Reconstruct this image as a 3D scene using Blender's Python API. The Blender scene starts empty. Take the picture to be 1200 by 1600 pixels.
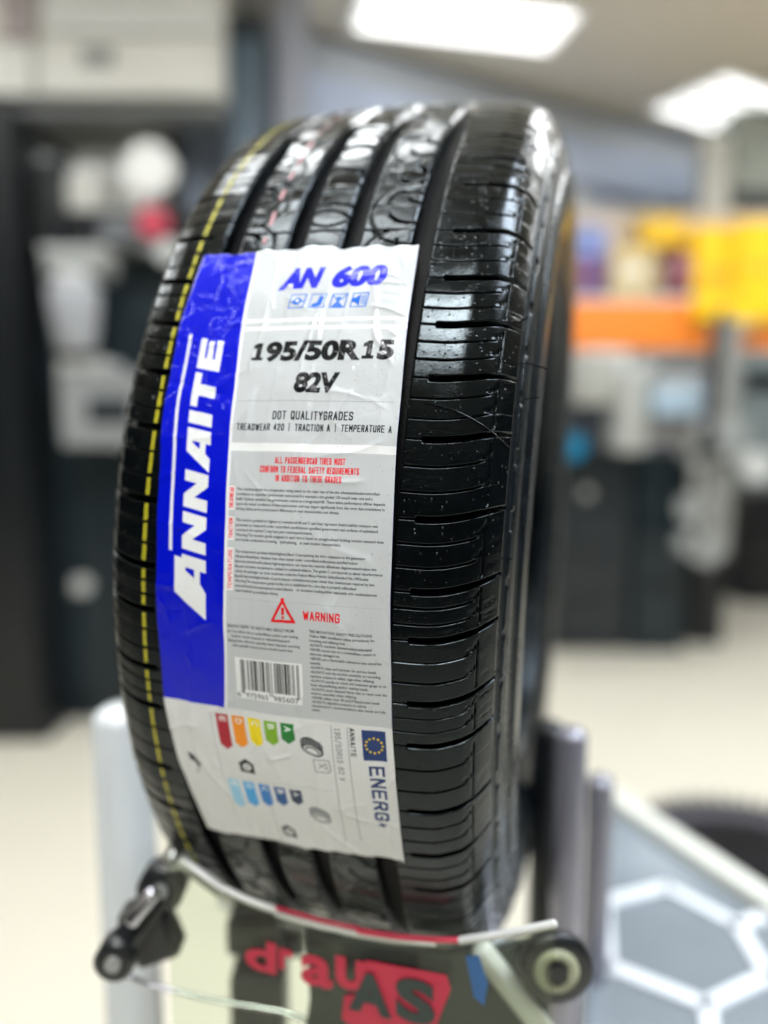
import bpy, bmesh, math, random
import numpy as np
from mathutils import Matrix, Vector
random.seed(7); rng = np.random.default_rng(11)
sc = bpy.context.scene; col = sc.collection
pi = math.pi; R = math.radians
# ---------------------------------------------------------------- camera, world, exposure
CAMZ = 1.15; PITCH = R(7.0); FPX = 1150.0
cam = bpy.data.cameras.new('camera'); co = bpy.data.objects.new('camera', cam); col.objects.link(co)
co.location = (0, 0, CAMZ); co.rotation_euler = (pi/2 - PITCH, 0, 0)
cam.sensor_fit = 'VERTICAL'; cam.sensor_height = 36; cam.sensor_width = 27
cam.lens = FPX/1600*36; cam.clip_start = .02; cam.clip_end = 60
cam.dof.use_dof = True; cam.dof.focus_distance = .287; cam.dof.aperture_fstop = cam.lens/12.6
sc.camera = co
w = bpy.data.worlds.new('World'); sc.world = w; w.use_nodes = True
bg = w.node_tree.nodes['Background']; bg.inputs[0].default_value = (.80, .88, 1, 1); bg.inputs[1].default_value = .06
sc.view_settings.view_transform = 'Standard'; sc.view_settings.look = 'None'
sc.view_settings.exposure = -0.88; sc.view_settings.gamma = 1
try:
    sc.cycles.max_bounces = 8; sc.cycles.sample_clamp_indirect = 6; sc.cycles.caustics_reflective = False; sc.cycles.caustics_refractive = False
except Exception: pass
LAMP = 40.0                                       # radiance of the ceiling light diffusers

def ray(x, y):
    a = (x-600)/FPX; b = (800-y)/FPX
    return Vector((a, math.cos(PITCH)+b*math.sin(PITCH), -math.sin(PITCH)+b*math.cos(PITCH)))
def at(x, y, Y):
    r = ray(x, y); return r*(Y/r.y) + Vector((0, 0, CAMZ))
def onz(x, y, z):
    r = ray(x, y); return r*((z-CAMZ)/r.z) + Vector((0, 0, CAMZ))

# ---------------------------------------------------------------- materials
def mat(name, rgb, rough=.5, metal=0, bump=0, bscale=60, var=0, coat=0, emit=0, spec=.5):
    m = bpy.data.materials.new(name); m.use_nodes = True; nt = m.node_tree; N = nt.nodes; L = nt.links
    b = N['Principled BSDF']; b.inputs['Roughness'].default_value = rough; b.inputs['Metallic'].default_value = metal
    b.inputs['Coat Weight'].default_value = coat; b.inputs['Specular IOR Level'].default_value = spec
    g = N.new('ShaderNodeNewGeometry'); n = N.new('ShaderNodeTexNoise'); n.inputs['Scale'].default_value = bscale; n.inputs['Detail'].default_value = 5
    L.new(g.outputs['Position'], n.inputs['Vector'])
    r = N.new('ShaderNodeMapRange'); r.inputs[3].default_value = 1-var; r.inputs[4].default_value = 1+var
    L.new(n.outputs['Fac'], r.inputs[0])
    v = N.new('ShaderNodeVectorMath'); v.operation = 'SCALE'; v.inputs[0].default_value = rgb; L.new(r.outputs[0], v.inputs['Scale'])
    L.new(v.outputs[0], b.inputs['Base Color'])
    if bump:
        u = N.new('ShaderNodeBump'); u.inputs['Strength'].default_value = bump; u.inputs['Distance'].default_value = .001
        L.new(n.outputs['Fac'], u.inputs['Height']); L.new(u.outputs[0], b.inputs['Normal'])
    if emit:
        b.inputs['Emission Color'].default_value = (*rgb, 1); b.inputs['Emission Strength'].default_value = emit
    return m

def rubber(name, rgb, r0, r1, bs, wet):
    m = bpy.data.materials.new(name); m.use_nodes = True; nt = m.node_tree; N = nt.nodes; L = nt.links
    b = N['Principled BSDF']
    g = N.new('ShaderNodeNewGeometry')
    def noise(s, d=4, rough=.55):
        n = N.new('ShaderNodeTexNoise'); n.inputs['Scale'].default_value = s; n.inputs['Detail'].default_value = d; n.inputs['Roughness'].default_value = rough
        L.new(g.outputs['Position'], n.inputs['Vector']); return n.outputs['Fac']
    def rngm(x, a, c, lo, hi):
        r = N.new('ShaderNodeMapRange'); r.inputs[1].default_value = a; r.inputs[2].default_value = c
        r.inputs[3].default_value = lo; r.inputs[4].default_value = hi; L.new(x, r.inputs[0]); return r.outputs[0]
    patch = noise(28, 6, .6)
    L.new(rngm(patch, .38, .64, r0, r1), b.inputs['Roughness'])
    c = N.new('ShaderNodeVectorMath'); c.operation = 'SCALE'; c.inputs[0].default_value = rgb
    L.new(rngm(noise(90, 6, .7), .3, .7, .6, 1.6), c.inputs['Scale']); L.new(c.outputs[0], b.inputs['Base Color'])
    f = noise(bs, 3, .7)
    mg = noise(170, 3)
    b1 = N.new('ShaderNodeBump'); b1.inputs['Strength'].default_value = .5; b1.inputs['Distance'].default_value = .0002; L.new(mg, b1.inputs['Height'])
    b2 = N.new('ShaderNodeBump'); b2.inputs['Distance'].default_value = .00008
    L.new(rngm(patch, .4, .6, .45, 1.0), b2.inputs['Strength'])
    L.new(f, b2.inputs['Height']); L.new(b1.outputs[0], b2.inputs['Normal'])
    # fine water beads
    vo = N.new('ShaderNodeTexVoronoi'); vo.inputs['Scale'].default_value = 480; L.new(g.outputs['Position'], vo.inputs['Vector'])
    hb = rngm(vo.outputs['Distance'], 0, .26, 1, 0)
    b3 = N.new('ShaderNodeBump'); b3.inputs['Strength'].default_value = .85; b3.inputs['Distance'].default_value = .00035
    sepc = N.new('ShaderNodeSeparateColor'); L.new(vo.outputs['Color'], sepc.inputs[0])
    mu = N.new('ShaderNodeMath'); mu.operation = 'MULTIPLY'; L.new(hb, mu.inputs[0]); L.new(rngm(sepc.outputs[0], .62, .7, 0, 1), mu.inputs[1])
    L.new(mu.outputs[0], b3.inputs['Height']); L.new(b2.outputs[0], b3.inputs['Normal']); L.new(b3.outputs[0], b.inputs['Normal'])
    b.inputs['Specular IOR Level'].default_value = wet; b.inputs['Specular Tint'].default_value = (.80, .94, 1, 1)
    return m
M_TREAD = rubber('wet_black_rubber', (.0022, .0030, .0034), .02, .09, 1500, .27)
M_WALL = rubber('sidewall_rubber', (.006, .008, .010), .20, .36, 900, .28)
M_DEEP = mat('groove_rubber', (.002, .0025, .003), .5, bump=.3, bscale=600, spec=.1)
M_YEL = mat('yellow_paint_line', (.42, .385, .015), .45, var=.5, bscale=420, bump=.3)
M_RED = mat('red_paint_line', (.32, .11, .13), .4, var=.6, bscale=420, bump=.3)

# ---------------------------------------------------------------- object helpers
def props(o, label=None, cat=None, group=None, kind=None):
    if label: o['label'] = label
    if cat: o['category'] = cat
    if group: o['group'] = group
    if kind: o['kind'] = kind
    return o
def empty(name, loc, label, cat, group=None, mw=None):
    o = bpy.data.objects.new(name, None); col.objects.link(o); o.location = loc; o.empty_display_size = .05
    if mw is not None: o.matrix_world = mw
    return props(o, label, cat, group)
def link(name, me, m, parent=None, origin=None):
    """mesh in the coordinates of its parent (or the world)"""
    o = bpy.data.objects.new(name, me); col.objects.link(o)
    if m and not me.materials: me.materials.append(m)
    if parent is not None:
        o.parent = parent
    return o
def grid_mesh(name, P, closed_u=False, smooth=True, keep=None):
    """P: (nu, nv, 3) array of points"""
    nu, nv = P.shape[:2]
    me = bpy.data.meshes.new(name)
    V = P.reshape(-1, 3)
    iu = np.arange(nu if closed_u else nu-1); iv = np.arange(nv-1)
    A, B = np.meshgrid(iu, iv, indexing='ij'); A2 = (A+1) % nu
    F = np.stack([A*nv+B, A2*nv+B, A2*nv+B+1, A*nv+B+1], -1).reshape(-1, 4)
    me.vertices.add(len(V)); me.vertices.foreach_set('co', V.ravel().astype(np.float32))
    me.loops.add(F.size); me.loops.foreach_set('vertex_index', F.ravel().astype(np.int32))
    me.polygons.add(len(F)); me.polygons.foreach_set('loop_start', np.arange(0, F.size, 4, dtype=np.int32))
    me.polygons.foreach_set('loop_total', np.full(len(F), 4, np.int32))
    me.polygons.foreach_set('use_smooth', np.full(len(F), smooth))
    me.update(); me.validate()
    return me
def bm_mesh(name, bm, smooth=False):
    me = bpy.data.meshes.new(name); bmesh.ops.recalc_face_normals(bm, faces=bm.faces)
    bm.to_mesh(me); bm.free()
    if smooth:
        for p in me.polygons: p.use_smooth = True
    return me
def add_box(bm, c, s, rot=None, bev=0):
    r = bmesh.ops.create_cube(bm, size=1)
    M = Matrix.Translation(Vector(c)) @ (rot.to_4x4() if rot is not None else Matrix.Identity(4)) @ Matrix.Diagonal((*s, 1))
    bmesh.ops.transform(bm, matrix=M, verts=r['verts'])
    if bev:
        es = set(e for v in r['verts'] for e in v.link_edges)
        bmesh.ops.bevel(bm, geom=list(es), offset=bev, segments=3, affect='EDGES', profile=.5)
def add_cyl(bm, a, b, r, r2=None, seg=24, caps=True):
    a, b = Vector(a), Vector(b); d = b-a
    q = d.to_track_quat('Z', 'Y').to_matrix().to_4x4()
    bmesh.ops.create_cone(bm, cap_ends=caps, segments=seg, radius1=r, radius2=r if r2 is None else r2, depth=d.length,
                          matrix=Matrix.Translation((a+b)/2) @ q)
def tube_mesh(name, pts, r, seg=16):
    """round tube along a polyline, rounded ends"""
    pts = [Vector(p) for p in pts]; P = []
    n = len(pts)
    up = Vector((.31, .2, .93))
    rows = []
    for i, p in enumerate(pts):
        t = (pts[min(i+1, n-1)]-pts[max(i-1, 0)]).normalized()
        x = t.cross(up).normalized(); y = t.cross(x)
        rows.append((p, t, x, y))
    ring = lambda p, x, y, rr: [p + x*(rr*math.cos(k*2*pi/seg)) + y*(rr*math.sin(k*2*pi/seg)) for k in range(seg+1)]
    p, t, x, y = rows[0]
    for k in (90, 60, 30): P.append(ring(p - t*r*math.sin(R(k))*.6, x, y, max(r*math.cos(R(k)), 1e-5)))
    for p, t, x, y in rows: P.append(ring(p, x, y, r))
    p, t, x, y = rows[-1]
    for k in (30, 60, 90): P.append(ring(p + t*r*math.sin(R(k))*.6, x, y, max(r*math.cos(R(k)), 1e-5)))
    return grid_mesh(name, np.array([[list(v) for v in row] for row in P]))
def lathe_mesh(name, prof, seg=32, axis='z'):
    a = np.linspace(0, 2*pi, seg+1); pr = np.array(prof)
    P = np.stack([np.outer(np.cos(a), pr[:, 0]), np.outer(np.sin(a), pr[:, 0]), np.broadcast_to(pr[:, 1], (seg+1, len(pr)))], -1)
    return grid_mesh(name, P)

# ================================================================ THE TYRE
mm = .001
TM = Matrix(((0.9616643, 0.2657071, 0.0678340, 0.0320921), (-0.2715911, 0.9570438, 0.1015156, 0.5745413),
             (-0.0379467, -0.1160471, 0.9925186, 1.0718838), (0, 0, 0, 1)))
tyre = empty('car_tyre', (0, 0, 0), 'glossy wet black car tyre with a blue and grey label, upright on the stand', 'tyre', mw=TM)
def prof(s):
    return np.interp(np.abs(s), [0, 40, 70, 80, 86, 90, 94, 98, 99], [288, 287, 284.3, 281, 275.5, 268.5, 260, 245, 238])
_ss = np.linspace(-99, 99, 793); _pp = prof(_ss); _k = np.exp(-np.linspace(-2.5, 2.5, 33)**2); _k /= _k.sum()
_pp = np.convolve(np.pad(_pp, 16, 'edge'), _k, 'valid')
def prof(s): return np.interp(s, _ss, _pp)
def cyl(s, r, phi):
    s, r, phi = np.broadcast_arrays(s, r, phi)
    return np.stack([s, -r*np.cos(phi), r*np.sin(phi)], -1)*mm
DEPTH = 7.2
# carcass: groove floors, sidewalls with fine moulded rings, beads, inner liner
def outer():
    pts = []
    for s in np.linspace(-84, 84, 60): pts.append((s, float(prof(s))-DEPTH))
    sw = [(86.2, 270.0), (87.6, 268.5), (89.6, 265.2), (90.2, 265.6), (90.6, 264.6), (91.0, 263.0), (91.8, 262.6), (92.1, 261.4), (92.0, 260.6), (93.2, 258.8),
          (93.9, 256.5), (94.6, 254), (95.0, 250), (96.0, 247.6), (97.4, 247.0), (97.8, 245.6), (97.2, 244.6), (98.4, 241), (99, 236), (98.6, 229), (97.2, 221), (94.6, 213.4),
          (94.9, 212.2), (93.6, 210.8), (91, 205.5), (89.4, 202.6), (89.7, 201.4), (87.5, 197), (84, 192.6), (80, 190.5), (75, 190.2), (71.5, 192.5), (71, 197), (74, 206)]
    inn = [(80, 216), (86.5, 232), (87, 246), (83, 259), (76, 267), (60, 271.5), (30, 273.5), (0, 274)]
    right = sw + inn
    left = [(-s, r) for s, r in sw]
    full = [(-s, r) for s, r in inn[::-1][1:]]
    loop = pts + right + full + left[::-1]
    return loop
lp = np.array(outer() + [outer()[0]])
a = np.linspace(-pi, pi, 361)[:-1]
P = cyl(lp[None, :, 0], lp[None, :, 1], a[:, None])
carc = link('carcass', grid_mesh('carcass', P, closed_u=True), M_WALL, tyre)
carc.data.materials.append(M_DEEP)
fi = np.zeros(len(carc.data.polygons), np.int32).reshape(360, -1); fi[:, :59] = 1; carc.data.polygons.foreach_set('material_index', fi.ravel())

# pitch boundaries, measured where the photograph shows them
PB = [-0.4229, -0.3021, -0.2339, -0.1383, -0.069, 0.0318, 0.1441, 0.2334, 0.3174, 0.3982, 0.4906, 0.6009]
cyc = [.0956, .108, .081, .088, .1155, .0956, .102, .078, .0956, .0956]
while PB[-1] < PB[0] + 2*pi - .14:
    PB.append(PB[-1] + cyc[len(PB) % 10]*(1.0))
rest = PB[11:] + [PB[0]+2*pi]; sc_ = (PB[0]+2*pi-PB[11])/(PB[-1]+.0956-PB[11])
PB = PB[:11] + [PB[11] + (x-PB[11])*sc_ for x in PB[11:]]
NP = len(PB)
PB.append(PB[0]+2*pi)

def sstep(x, a, b):
    t = np.clip((x-a)/(b-a), 0, 1); return t*t*(3-2*t)
def nonuni(a, b, marks, step, fine, rad):
    """samples from a to b, fine near the marks"""
    out = [a]; x = a
    while x < b:
        d = min([abs(x-m) for m in marks] + [1e9]); d2 = min([abs(x+step-m) for m in marks]+[1e9])
        h = fine if min(d, d2) < rad else step
        x = min(x+h, b); out.append(x)
    return np.array(out)

def shoulder_block(i, side, fine):
    """one pitch of the shoulder: top skin, walls to the groove floor; side +1 right, -1 left"""
    p0, p1 = PB[i], PB[i+1]; Lm = (p1-p0)*285.0                     # mm along the tread
    slot = 1.35 if side > 0 else 1.5
    s_in, s_out = 50.2, 90.5
    t1, t2 = .335*Lm, .66*Lm
    marks = [t1, t2]
    f = .28 if fine else 1.2
    t = nonuni(0, Lm, [0, slot, Lm-slot, Lm]+marks, 1.5 if fine else 3, f, 1.1)
    s = nonuni(s_in, s_out, [s_in, 58.0, 84.0], 1.5 if fine else 3, .35 if fine else 1.2, 1.4)
    T, S = np.meshgrid(t, s, indexing='ij')
    D = np.zeros_like(T)
    # half of the wide slot on both ends of the block, only outside s = 58
    e = np.minimum(T, Lm-T)
    wide = sstep(S, 57.4, 58.2)
    tap = 1.0 - .25*sstep(S, 80, 90)
    D = np.maximum(D, wide*(1-sstep(e, slot*tap-.3, slot*tap+.12))*5.6*(1-.45*sstep(S, 84, 90)))
    D = np.maximum(D, (1-wide)*(1-sstep(e, .12, .42))*3.2)
    # fine sipes from the groove to the ridge, turning down into the ridge line
    def band(d, w, dep): return (1-sstep(np.abs(d), w*.5, w*.5+.28))*dep
    for k, tk in enumerate((t1, t2)):
        bend = 4.5*np.clip((S-79.5)/4.5, 0, 1)**2.2
        m = (S < 84.3)
        D = np.maximum(D, band(T-(tk+bend), .42, 2.6)*m); D -= .16*np.exp(-((T-(tk+bend)+.62)/.16)**2)*m*(S > 51)
    D -= .14*np.exp(-((Lm-T-slot-.28)/.18)**2)*wide*(S < 86)
    vert = band(S-84.0, .42, 1.3)
    gaps = sstep(T, slot+.6, slot+1.6)*(1-sstep(T, Lm-slot-3.4, Lm-slot-2.4))
    D = np.maximum(D, vert*gaps)
    # tick marks outside the ridge line
    for tk in (.22*Lm, .5*Lm, .78*Lm):
        D = np.maximum(D, band(T-tk-.8*(S-86), .3, .8)*(sstep(S, 85.2, 85.8)*(1-sstep(S, 87.8, 88.4))))
    tl = rng.normal(0, .028, 3); tc_ = rng.normal(0, .006, 3)
    kk = (T > t1).astype(int)+(T > t2).astype(int); cen = np.array([t1/2, (t1+t2)/2, (t2+Lm)/2])
    D += .12+tl[kk]*(T-cen[kk]) + tc_[kk]*(S-70)*.5
    D += .5*sstep(S, 84.2, 84.9)                                    # outer shelf sits a touch lower
    # rounded inner edge at the groove
    D += .7*(1-sstep(S, 50.2, 51.3))**2
    # dimples / vent marks
    for (ss_, tt) in ((54.5, .5*Lm), (73, .12*Lm+2), (73, .84*Lm), (63, .5*Lm)):
        D -= .22*np.exp(-((S-ss_)**2+(T-tt)**2)/.35)
    skew = .0285*np.clip((S-60)/30, 0, 1)**2.0*285                  # slots curl up towards the sidewall
    PH = p0 + (T+skew*1.0)/285.0
    Rr = prof(S) - D
    top = cyl(side*S, Rr, PH)
    # close the four sides down to the floor
    def low(line_s, line_ph): return cyl(side*line_s, prof(line_s)-DEPTH-1.5, line_ph)
    first = low(S[0], PH[0])[None]; last = low(S[-1], PH[-1])[None]
    G = np.concatenate([first, top, last], 0)
    sf = np.concatenate([[S[0, 0]], S[:, 0], [S[0, 0]]]); pf = np.concatenate([[PH[0, 0]], PH[:, 0], [PH[-1, 0]]])
    inner = low(sf, pf)[:, None]
    so = np.concatenate([[S[0, -1]], S[:, -1], [S[0, -1]]]); po = np.concatenate([[PH[0, -1]], PH[:, -1], [PH[-1, -1]]])
    outer_ = low(so-1.5, po)[:, None]
    G = np.concatenate([inner, G, outer_], 1)
    if side < 0: G = G[::-1]
    return grid_mesh('tread_block', G), Lm, slot

def strip(i, side, s0, s1, lift, breaks, parent, m, name):
    """painted line lying on a block, broken at slots and sipes"""
    p0, p1 = PB[i], PB[i+1]
    V = []; F = []
    for (a0, a1) in breaks:
        ph = np.linspace(p0+(p1-p0)*a0, p0+(p1-p0)*a1, 6)
        ed = rng.normal(0, .09, (6, 2))
        for k in range(6):
            for q, s in enumerate((s0, s1)):
                x = s+ed[k, q]; V.append(tuple(cyl(side*x, prof(x)+lift, ph[k]+.0285*max(0, (abs(x)-60)/30)**2).tolist()))
            if k: n = len(V); F.append((n-4, n-3, n-1, n-2))
    me = bpy.data.meshes.new(name); me.from_pydata(V, [], F); me.update()
    return link(name, me, m, parent)

for i in range(NP):
    mid = (PB[i]+PB[i+1])/2; md = (mid+pi) % (2*pi)-pi
    fine = -.95 < md < 1.5
    me, Lm, slot = shoulder_block(i, 1, fine)
    link('tread_block', me, M_TREAD, tyre)
    me, Lm, slot = shoulder_block(i, -1, fine)
    lb = link('tread_block', me, M_TREAD, tyre)
    if -1.1 < md < 1.6:
        e = 1.9/Lm; w_ = .5/Lm*1.4
        dim = 1
        strip(i, -1, 62.1, 63.9, .06, [(e, .335-w_), (.335+w_*1.2, .66-w_), (.66+w_, 1-e)], lb, M_YEL, 'yellow_line')
        if md < .5: strip(i, -1, 85.6, 87.6, -.42, [(e, .6), (.64, 1-e)], lb, M_RED, 'dark_red_line')

# three inner ribs
Pfun = np.array(PB)
def rib(s0, s1, which):
    fine_a = np.arange(-.85, 1.25, .55/288); coarse = np.arange(1.25, 2*pi-.85, 2.2/288)
    ph = np.concatenate([fine_a, coarse])
    s = nonuni(s0, s1, [s0, s1], .62, .35, 1.2)
    PHg, S = np.meshgrid(ph, s, indexing='ij')
    base = (PHg-Pfun[0]) % (2*pi)+Pfun[0]
    idx = np.clip(np.searchsorted(Pfun, base, 'right')-1, 0, NP-1)
    tau = (base-Pfun[idx])/(Pfun[idx+1]-Pfun[idx]); Lp = (Pfun[idx+1]-Pfun[idx])*288
    T = tau*Lp
    wdt = s1-s0; X = (S-s0)/wdt*1.0
    D = np.zeros_like(S)
    def band(d, w, dep): return (1-sstep(np.abs(d), w*.5, w*.5+.35))*dep
    def arc(cx, cy, r, w, dep, cond=1):
        """cx mm from rib edge, cy mm in the pitch"""
        nonlocal D
        for sh in (-1, 0, 1):
            d = np.hypot((S-s0)-cx, T-cy*Lp/27.4 + sh*Lp)-r
            D = np.maximum(D, band(d, w, dep)*(cond(sh) if callable(cond) else cond))
    cxy = {'centre': (8, 13, 13), 'right': (21, 14, 12.5), 'left': (0, 14, 12.5)}[which]
    if which == 'centre':
        arc(8, 27, 13, .6, 2.6, lambda sh: (T+sh*Lp > 27*Lp/27.4))
        arc(8, 27, 13, .0, .0)
        arc(8, 13, 13, .6, 1.6, lambda sh: (T+sh*Lp < 5*Lp/27.4))
        D = np.maximum(D, band(T-.52*Lp-1.2*np.sin(X*pi), .8, 2.6)*(X > .0))
    if which == 'right':
        arc(21, 14, 12.5, .7, 3.0, lambda sh: ((S-s0) > 9.5)*(T+sh*Lp < 18))
        arc(21, 10, 19, .5, 1.2, 1)
        arc(23, 21, 6.5, .8, 3.0, lambda sh: (T+sh*Lp < 21))
    if which == 'left':
        arc(0, 14, 12.5, .7, 3.0, lambda sh: ((S-s0) < 9)*(T+sh*Lp > 10))
        arc(0, 18, 17, .5, 1.4, 1)
        arc(2, 22, 6, .8, 3.0, lambda sh: (T+sh*Lp > 19))
    rid = (np.hypot((S-s0)-cxy[0], T-cxy[1]*Lp/27.4) < cxy[2]).astype(int) + 2*(T > .5*Lp).astype(int)*(which != 'centre') + 2*(T > .52*Lp)*(which == 'centre')
    rr_ = np.random.default_rng(5); sa = rr_.normal(0, .11, (NP, 4)); sb = rr_.normal(0, .075, (NP, 4))
    D += .35 + sa[idx, rid]*(tau-.5)*Lp*.5 + sb[idx, rid]*((S-s0)-wdt/2)*.5
    D = np.maximum(D, 0)
    D += .6*(1-sstep(S, s0, s0+1.1))**2 + .6*sstep(S, s1-1.1, s1)**2
    top = cyl(S, prof(S)-D, PHg)
    inn = cyl(np.full(len(ph), s0-.6), prof(s0)-DEPTH-1.0, ph)[:, None]; out = cyl(np.full(len(ph), s1+.6), prof(s1)-DEPTH-1.0, ph)[:, None]
    return grid_mesh('tread_rib', np.concatenate([inn, top, out], 1), closed_u=True)
r1 = link('tread_rib', rib(-40.6, -17.4, 'left'), M_TREAD, tyre)
r2 = link('tread_rib', rib(-8.6, 8.6, 'centre'), M_TREAD, tyre)
r3 = link('tread_rib', rib(17.4, 40.6, 'right'), M_TREAD, tyre)
V = []; F = []
ph = .42
while ph < 1.5:
    n = len(V); L_ = random.uniform(.012, .034)
    for k in range(4):
        for s in (-29.9, -28.1):
            V.append(tuple(cyl(s+random.gauss(0, .15), prof(s)+.07, ph+L_*k/3).tolist()))
        if k: m_ = len(V); F.append((m_-4, m_-3, m_-1, m_-2))
    ph += L_+random.uniform(.014, .045)
me = bpy.data.meshes.new('red_line'); me.from_pydata(V, [], F); me.update(); link('red_line', me, M_RED, r1)

# raised bars round the shoulder of both sidewalls: one mesh shared by all
def lug_mesh(L_):
    n = 9; prof_ = [(0, 0), (.25, .8), (.9, 1.05), (2.2, 1.05), (2.9, .8), (3.1, 0)]
    rows = []
    for k in range(n+2):
        f = (k-.5)/n; f = min(max(f, 0), 1); ph = (f-.5)*L_/262
        hsc = 0 if k in (0, n+1) else 1
        rows.append([(91.4+.45*q + h*hsc*.9, 261.8-q*.9+h*hsc*.55, ph) for q, h in prof_])
    rows = np.array(rows); return grid_mesh('raised_bar', cyl(rows[..., 0], rows[..., 1], rows[..., 2]))
lug = lug_mesh(20.5)
for i in range(NP):
    for sd in (1,):
        o = link('raised_bar', lug, M_WALL, tyre); o.rotation_euler = (-(PB[i]+PB[i+1])/2-.006, 0, 0)
# a few rubber whiskers on the right shoulder
for (s, r, ph, L_, dz) in ((91.5, 263, .30, 13, -.25), (94, 258, .245, 7, .1), (89, 268, .36, 5, .5), (91, 262, -.02, 4, .3), (91, 262, -.2, 4, -.3)):
    b0 = Vector(cyl(s, r, ph).tolist()); d = Vector((.8, -.5*math.cos(ph), .4*math.sin(ph)+dz)).normalized()
    pts = [b0 + d*L_*mm*k/5 + Vector((0, 0, -.0006*(k/5)**2*L_/4)) for k in range(6)]
    link('rubber_whisker', tube_mesh('rubber_whisker', pts, .00035, 6), M_TREAD, tyre)
# the long whisker lying across one block
pts = []
for k in range(14):
    f = k/13; s = 57+33*f; ph = .196-.010*f-.034*f*f
    pts.append(Vector(cyl(s, prof(s)+.45, ph).tolist()))
link('rubber_whisker', tube_mesh('rubber_whisker', pts, .00026, 6), M_TREAD, tyre)

# ---------------------------------------------------------------- label print, drawn in millimetres (u right, v down)
LW, LH = 105.0, 284.0; K = 24; H, W = int(LH*K), int(LW*K)       # 24 samples a mm, halved at the end
art = np.zeros((H, W, 3), np.float32)
def srgb(h): return np.array([int(h[i:i+2], 16)/255 for i in (0, 2, 4)], np.float32)
WHITE, GREY, BLUE, BLACK, REDC = srgb('eceeee'), srgb('c2c6c8'), srgb('0010c4'), srgb('0c0f12'), srgb('dd1420')
art[:] = GREY
def poly(pts, c, holes=()):
    """even-odd filled polygon"""
    allp = [pts]+list(holes)
    us = [p[0] for p in pts]; vs = [p[1] for p in pts]
    x0, x1 = max(int(min(us)*K), 0), min(int(max(us)*K)+2, W); y0, y1 = max(int(min(vs)*K), 0), min(int(max(vs)*K)+2, H)
    if x1 <= x0 or y1 <= y0: return
    X = (np.arange(x0, x1)+.5)/K
    for yy in range(y0, y1):
        v = (yy+.5)/K; xs = []
        for q in allp:
            n = len(q)
            for k in range(n):
                (ax, ay), (bx, by) = q[k], q[(k+1) % n]
                if (ay <= v) != (by <= v): xs.append(ax+(v-ay)/(by-ay)*(bx-ax))
        xs.sort()
        for k in range(0, len(xs)-1, 2):
            a_ = max(int(math.ceil(xs[k]*K-.5)), 0); b_ = min(int(math.ceil(xs[k+1]*K-.5)), W)
            if b_ > a_: art[yy, a_:b_] = c
def rect(u0, v0, u1, v1, c): art[max(int(v0*K), 0):max(int(v1*K), 0), max(int(u0*K), 0):max(int(u1*K), 0)] = c
def disc(u, v, r, c, r2=0):
    n = 28; P_ = [(u+r*math.cos(k*2*pi/n), v+r*math.sin(k*2*pi/n)) for k in range(n)]
    h_ = [[(u+r2*math.cos(k*2*pi/n), v+r2*math.sin(k*2*pi/n)) for k in range(n)]] if r2 else []
    poly(P_, c, h_)
def line(u0, v0, u1, v1, w_, c):
    d = math.hypot(u1-u0, v1-v0) or 1; nx, ny = -(v1-v0)/d*w_/2, (u1-u0)/d*w_/2
    poly([(u0+nx, v0+ny), (u1+nx, v1+ny), (u1-nx, v1-ny), (u0-nx, v0-ny)], c)
_glyph = {}
def glyph_tris(txt, off, res):
    key = (txt, off, res)
    if key in _glyph: return _glyph[key]
    cu = bpy.data.curves.new('t', 'FONT'); cu.body = txt; cu.size = 1; cu.offset = off; cu.resolution_u = res; cu.fill_mode = 'FRONT'
    o = bpy.data.objects.new('t', cu); col.objects.link(o)
    dg = bpy.context.evaluated_depsgraph_get(); dg.update(); e = o.evaluated_get(dg); me = e.to_mesh(); me.calc_loop_triangles()
    co_ = np.zeros(len(me.vertices)*3); me.vertices.foreach_get('co', co_); co_ = co_.reshape(-1, 3)[:, :2]
    tr = np.zeros(len(me.loop_triangles)*3, np.int32); me.loop_triangles.foreach_get('vertices', tr)
    out = co_[tr.reshape(-1, 3)].copy(); e.to_mesh_clear(); bpy.data.objects.remove(o); bpy.data.curves.remove(cu)
    _glyph[key] = out; return out
CAP = None
def text(txt, u0, u1, vb, cap, c, off=0.0, res=3, rot=0, shear=0, tilt=0):
    """text fitted between u0 and u1 along its reading direction, cap height in mm. rot: 0, 'cw' (reads down), 'ccw' (reads up)"""
    global CAP
    if CAP is None: g = glyph_tris('H', 0, 2); CAP = g[..., 1].max()-g[..., 1].min()
    T_ = glyph_tris(txt, off, res).copy()
    if not len(T_): return
    x0, x1 = T_[..., 0].min(), T_[..., 0].max()
    y = T_[..., 1]/CAP*cap; x = (T_[..., 0]-x0)/(x1-x0)*(abs(u1-u0)-abs(shear)*cap) + shear*y
    if rot == 0: U, V_ = u0+x, vb-y-tilt*x
    elif rot == 'cw': U, V_ = vb+y, u0+x          # u0,u1 are v positions, vb is the u of the baseline
    else: U, V_ = vb-y, u0-x
    A = np.stack([U, V_], -1)*K-.5
    for t in A:
        a0 = np.floor(t.min(0)).astype(int); a1 = np.ceil(t.max(0)).astype(int)+1
        a0 = np.maximum(a0, 0); a1 = np.minimum(a1, (W, H))
        if (a1 <= a0).any(): continue
        X, Y = np.meshgrid(np.arange(a0[0], a1[0]), np.arange(a0[1], a1[1]))
        (ax, ay), (bx, by), (cx, cy) = t
        d0 = (bx-ax)*(Y-ay)-(by-ay)*(X-ax); d1 = (cx-bx)*(Y-by)-(cy-by)*(X-bx); d2 = (ax-cx)*(Y-cy)-(ay-cy)*(X-cx)
        m_ = ((d0 >= -.01) & (d1 >= -.01) & (d2 >= -.01)) | ((d0 <= .01) & (d1 <= .01) & (d2 <= .01))
        art[a0[1]:a1[1], a0[0]:a1[0]][m_] = c
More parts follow.
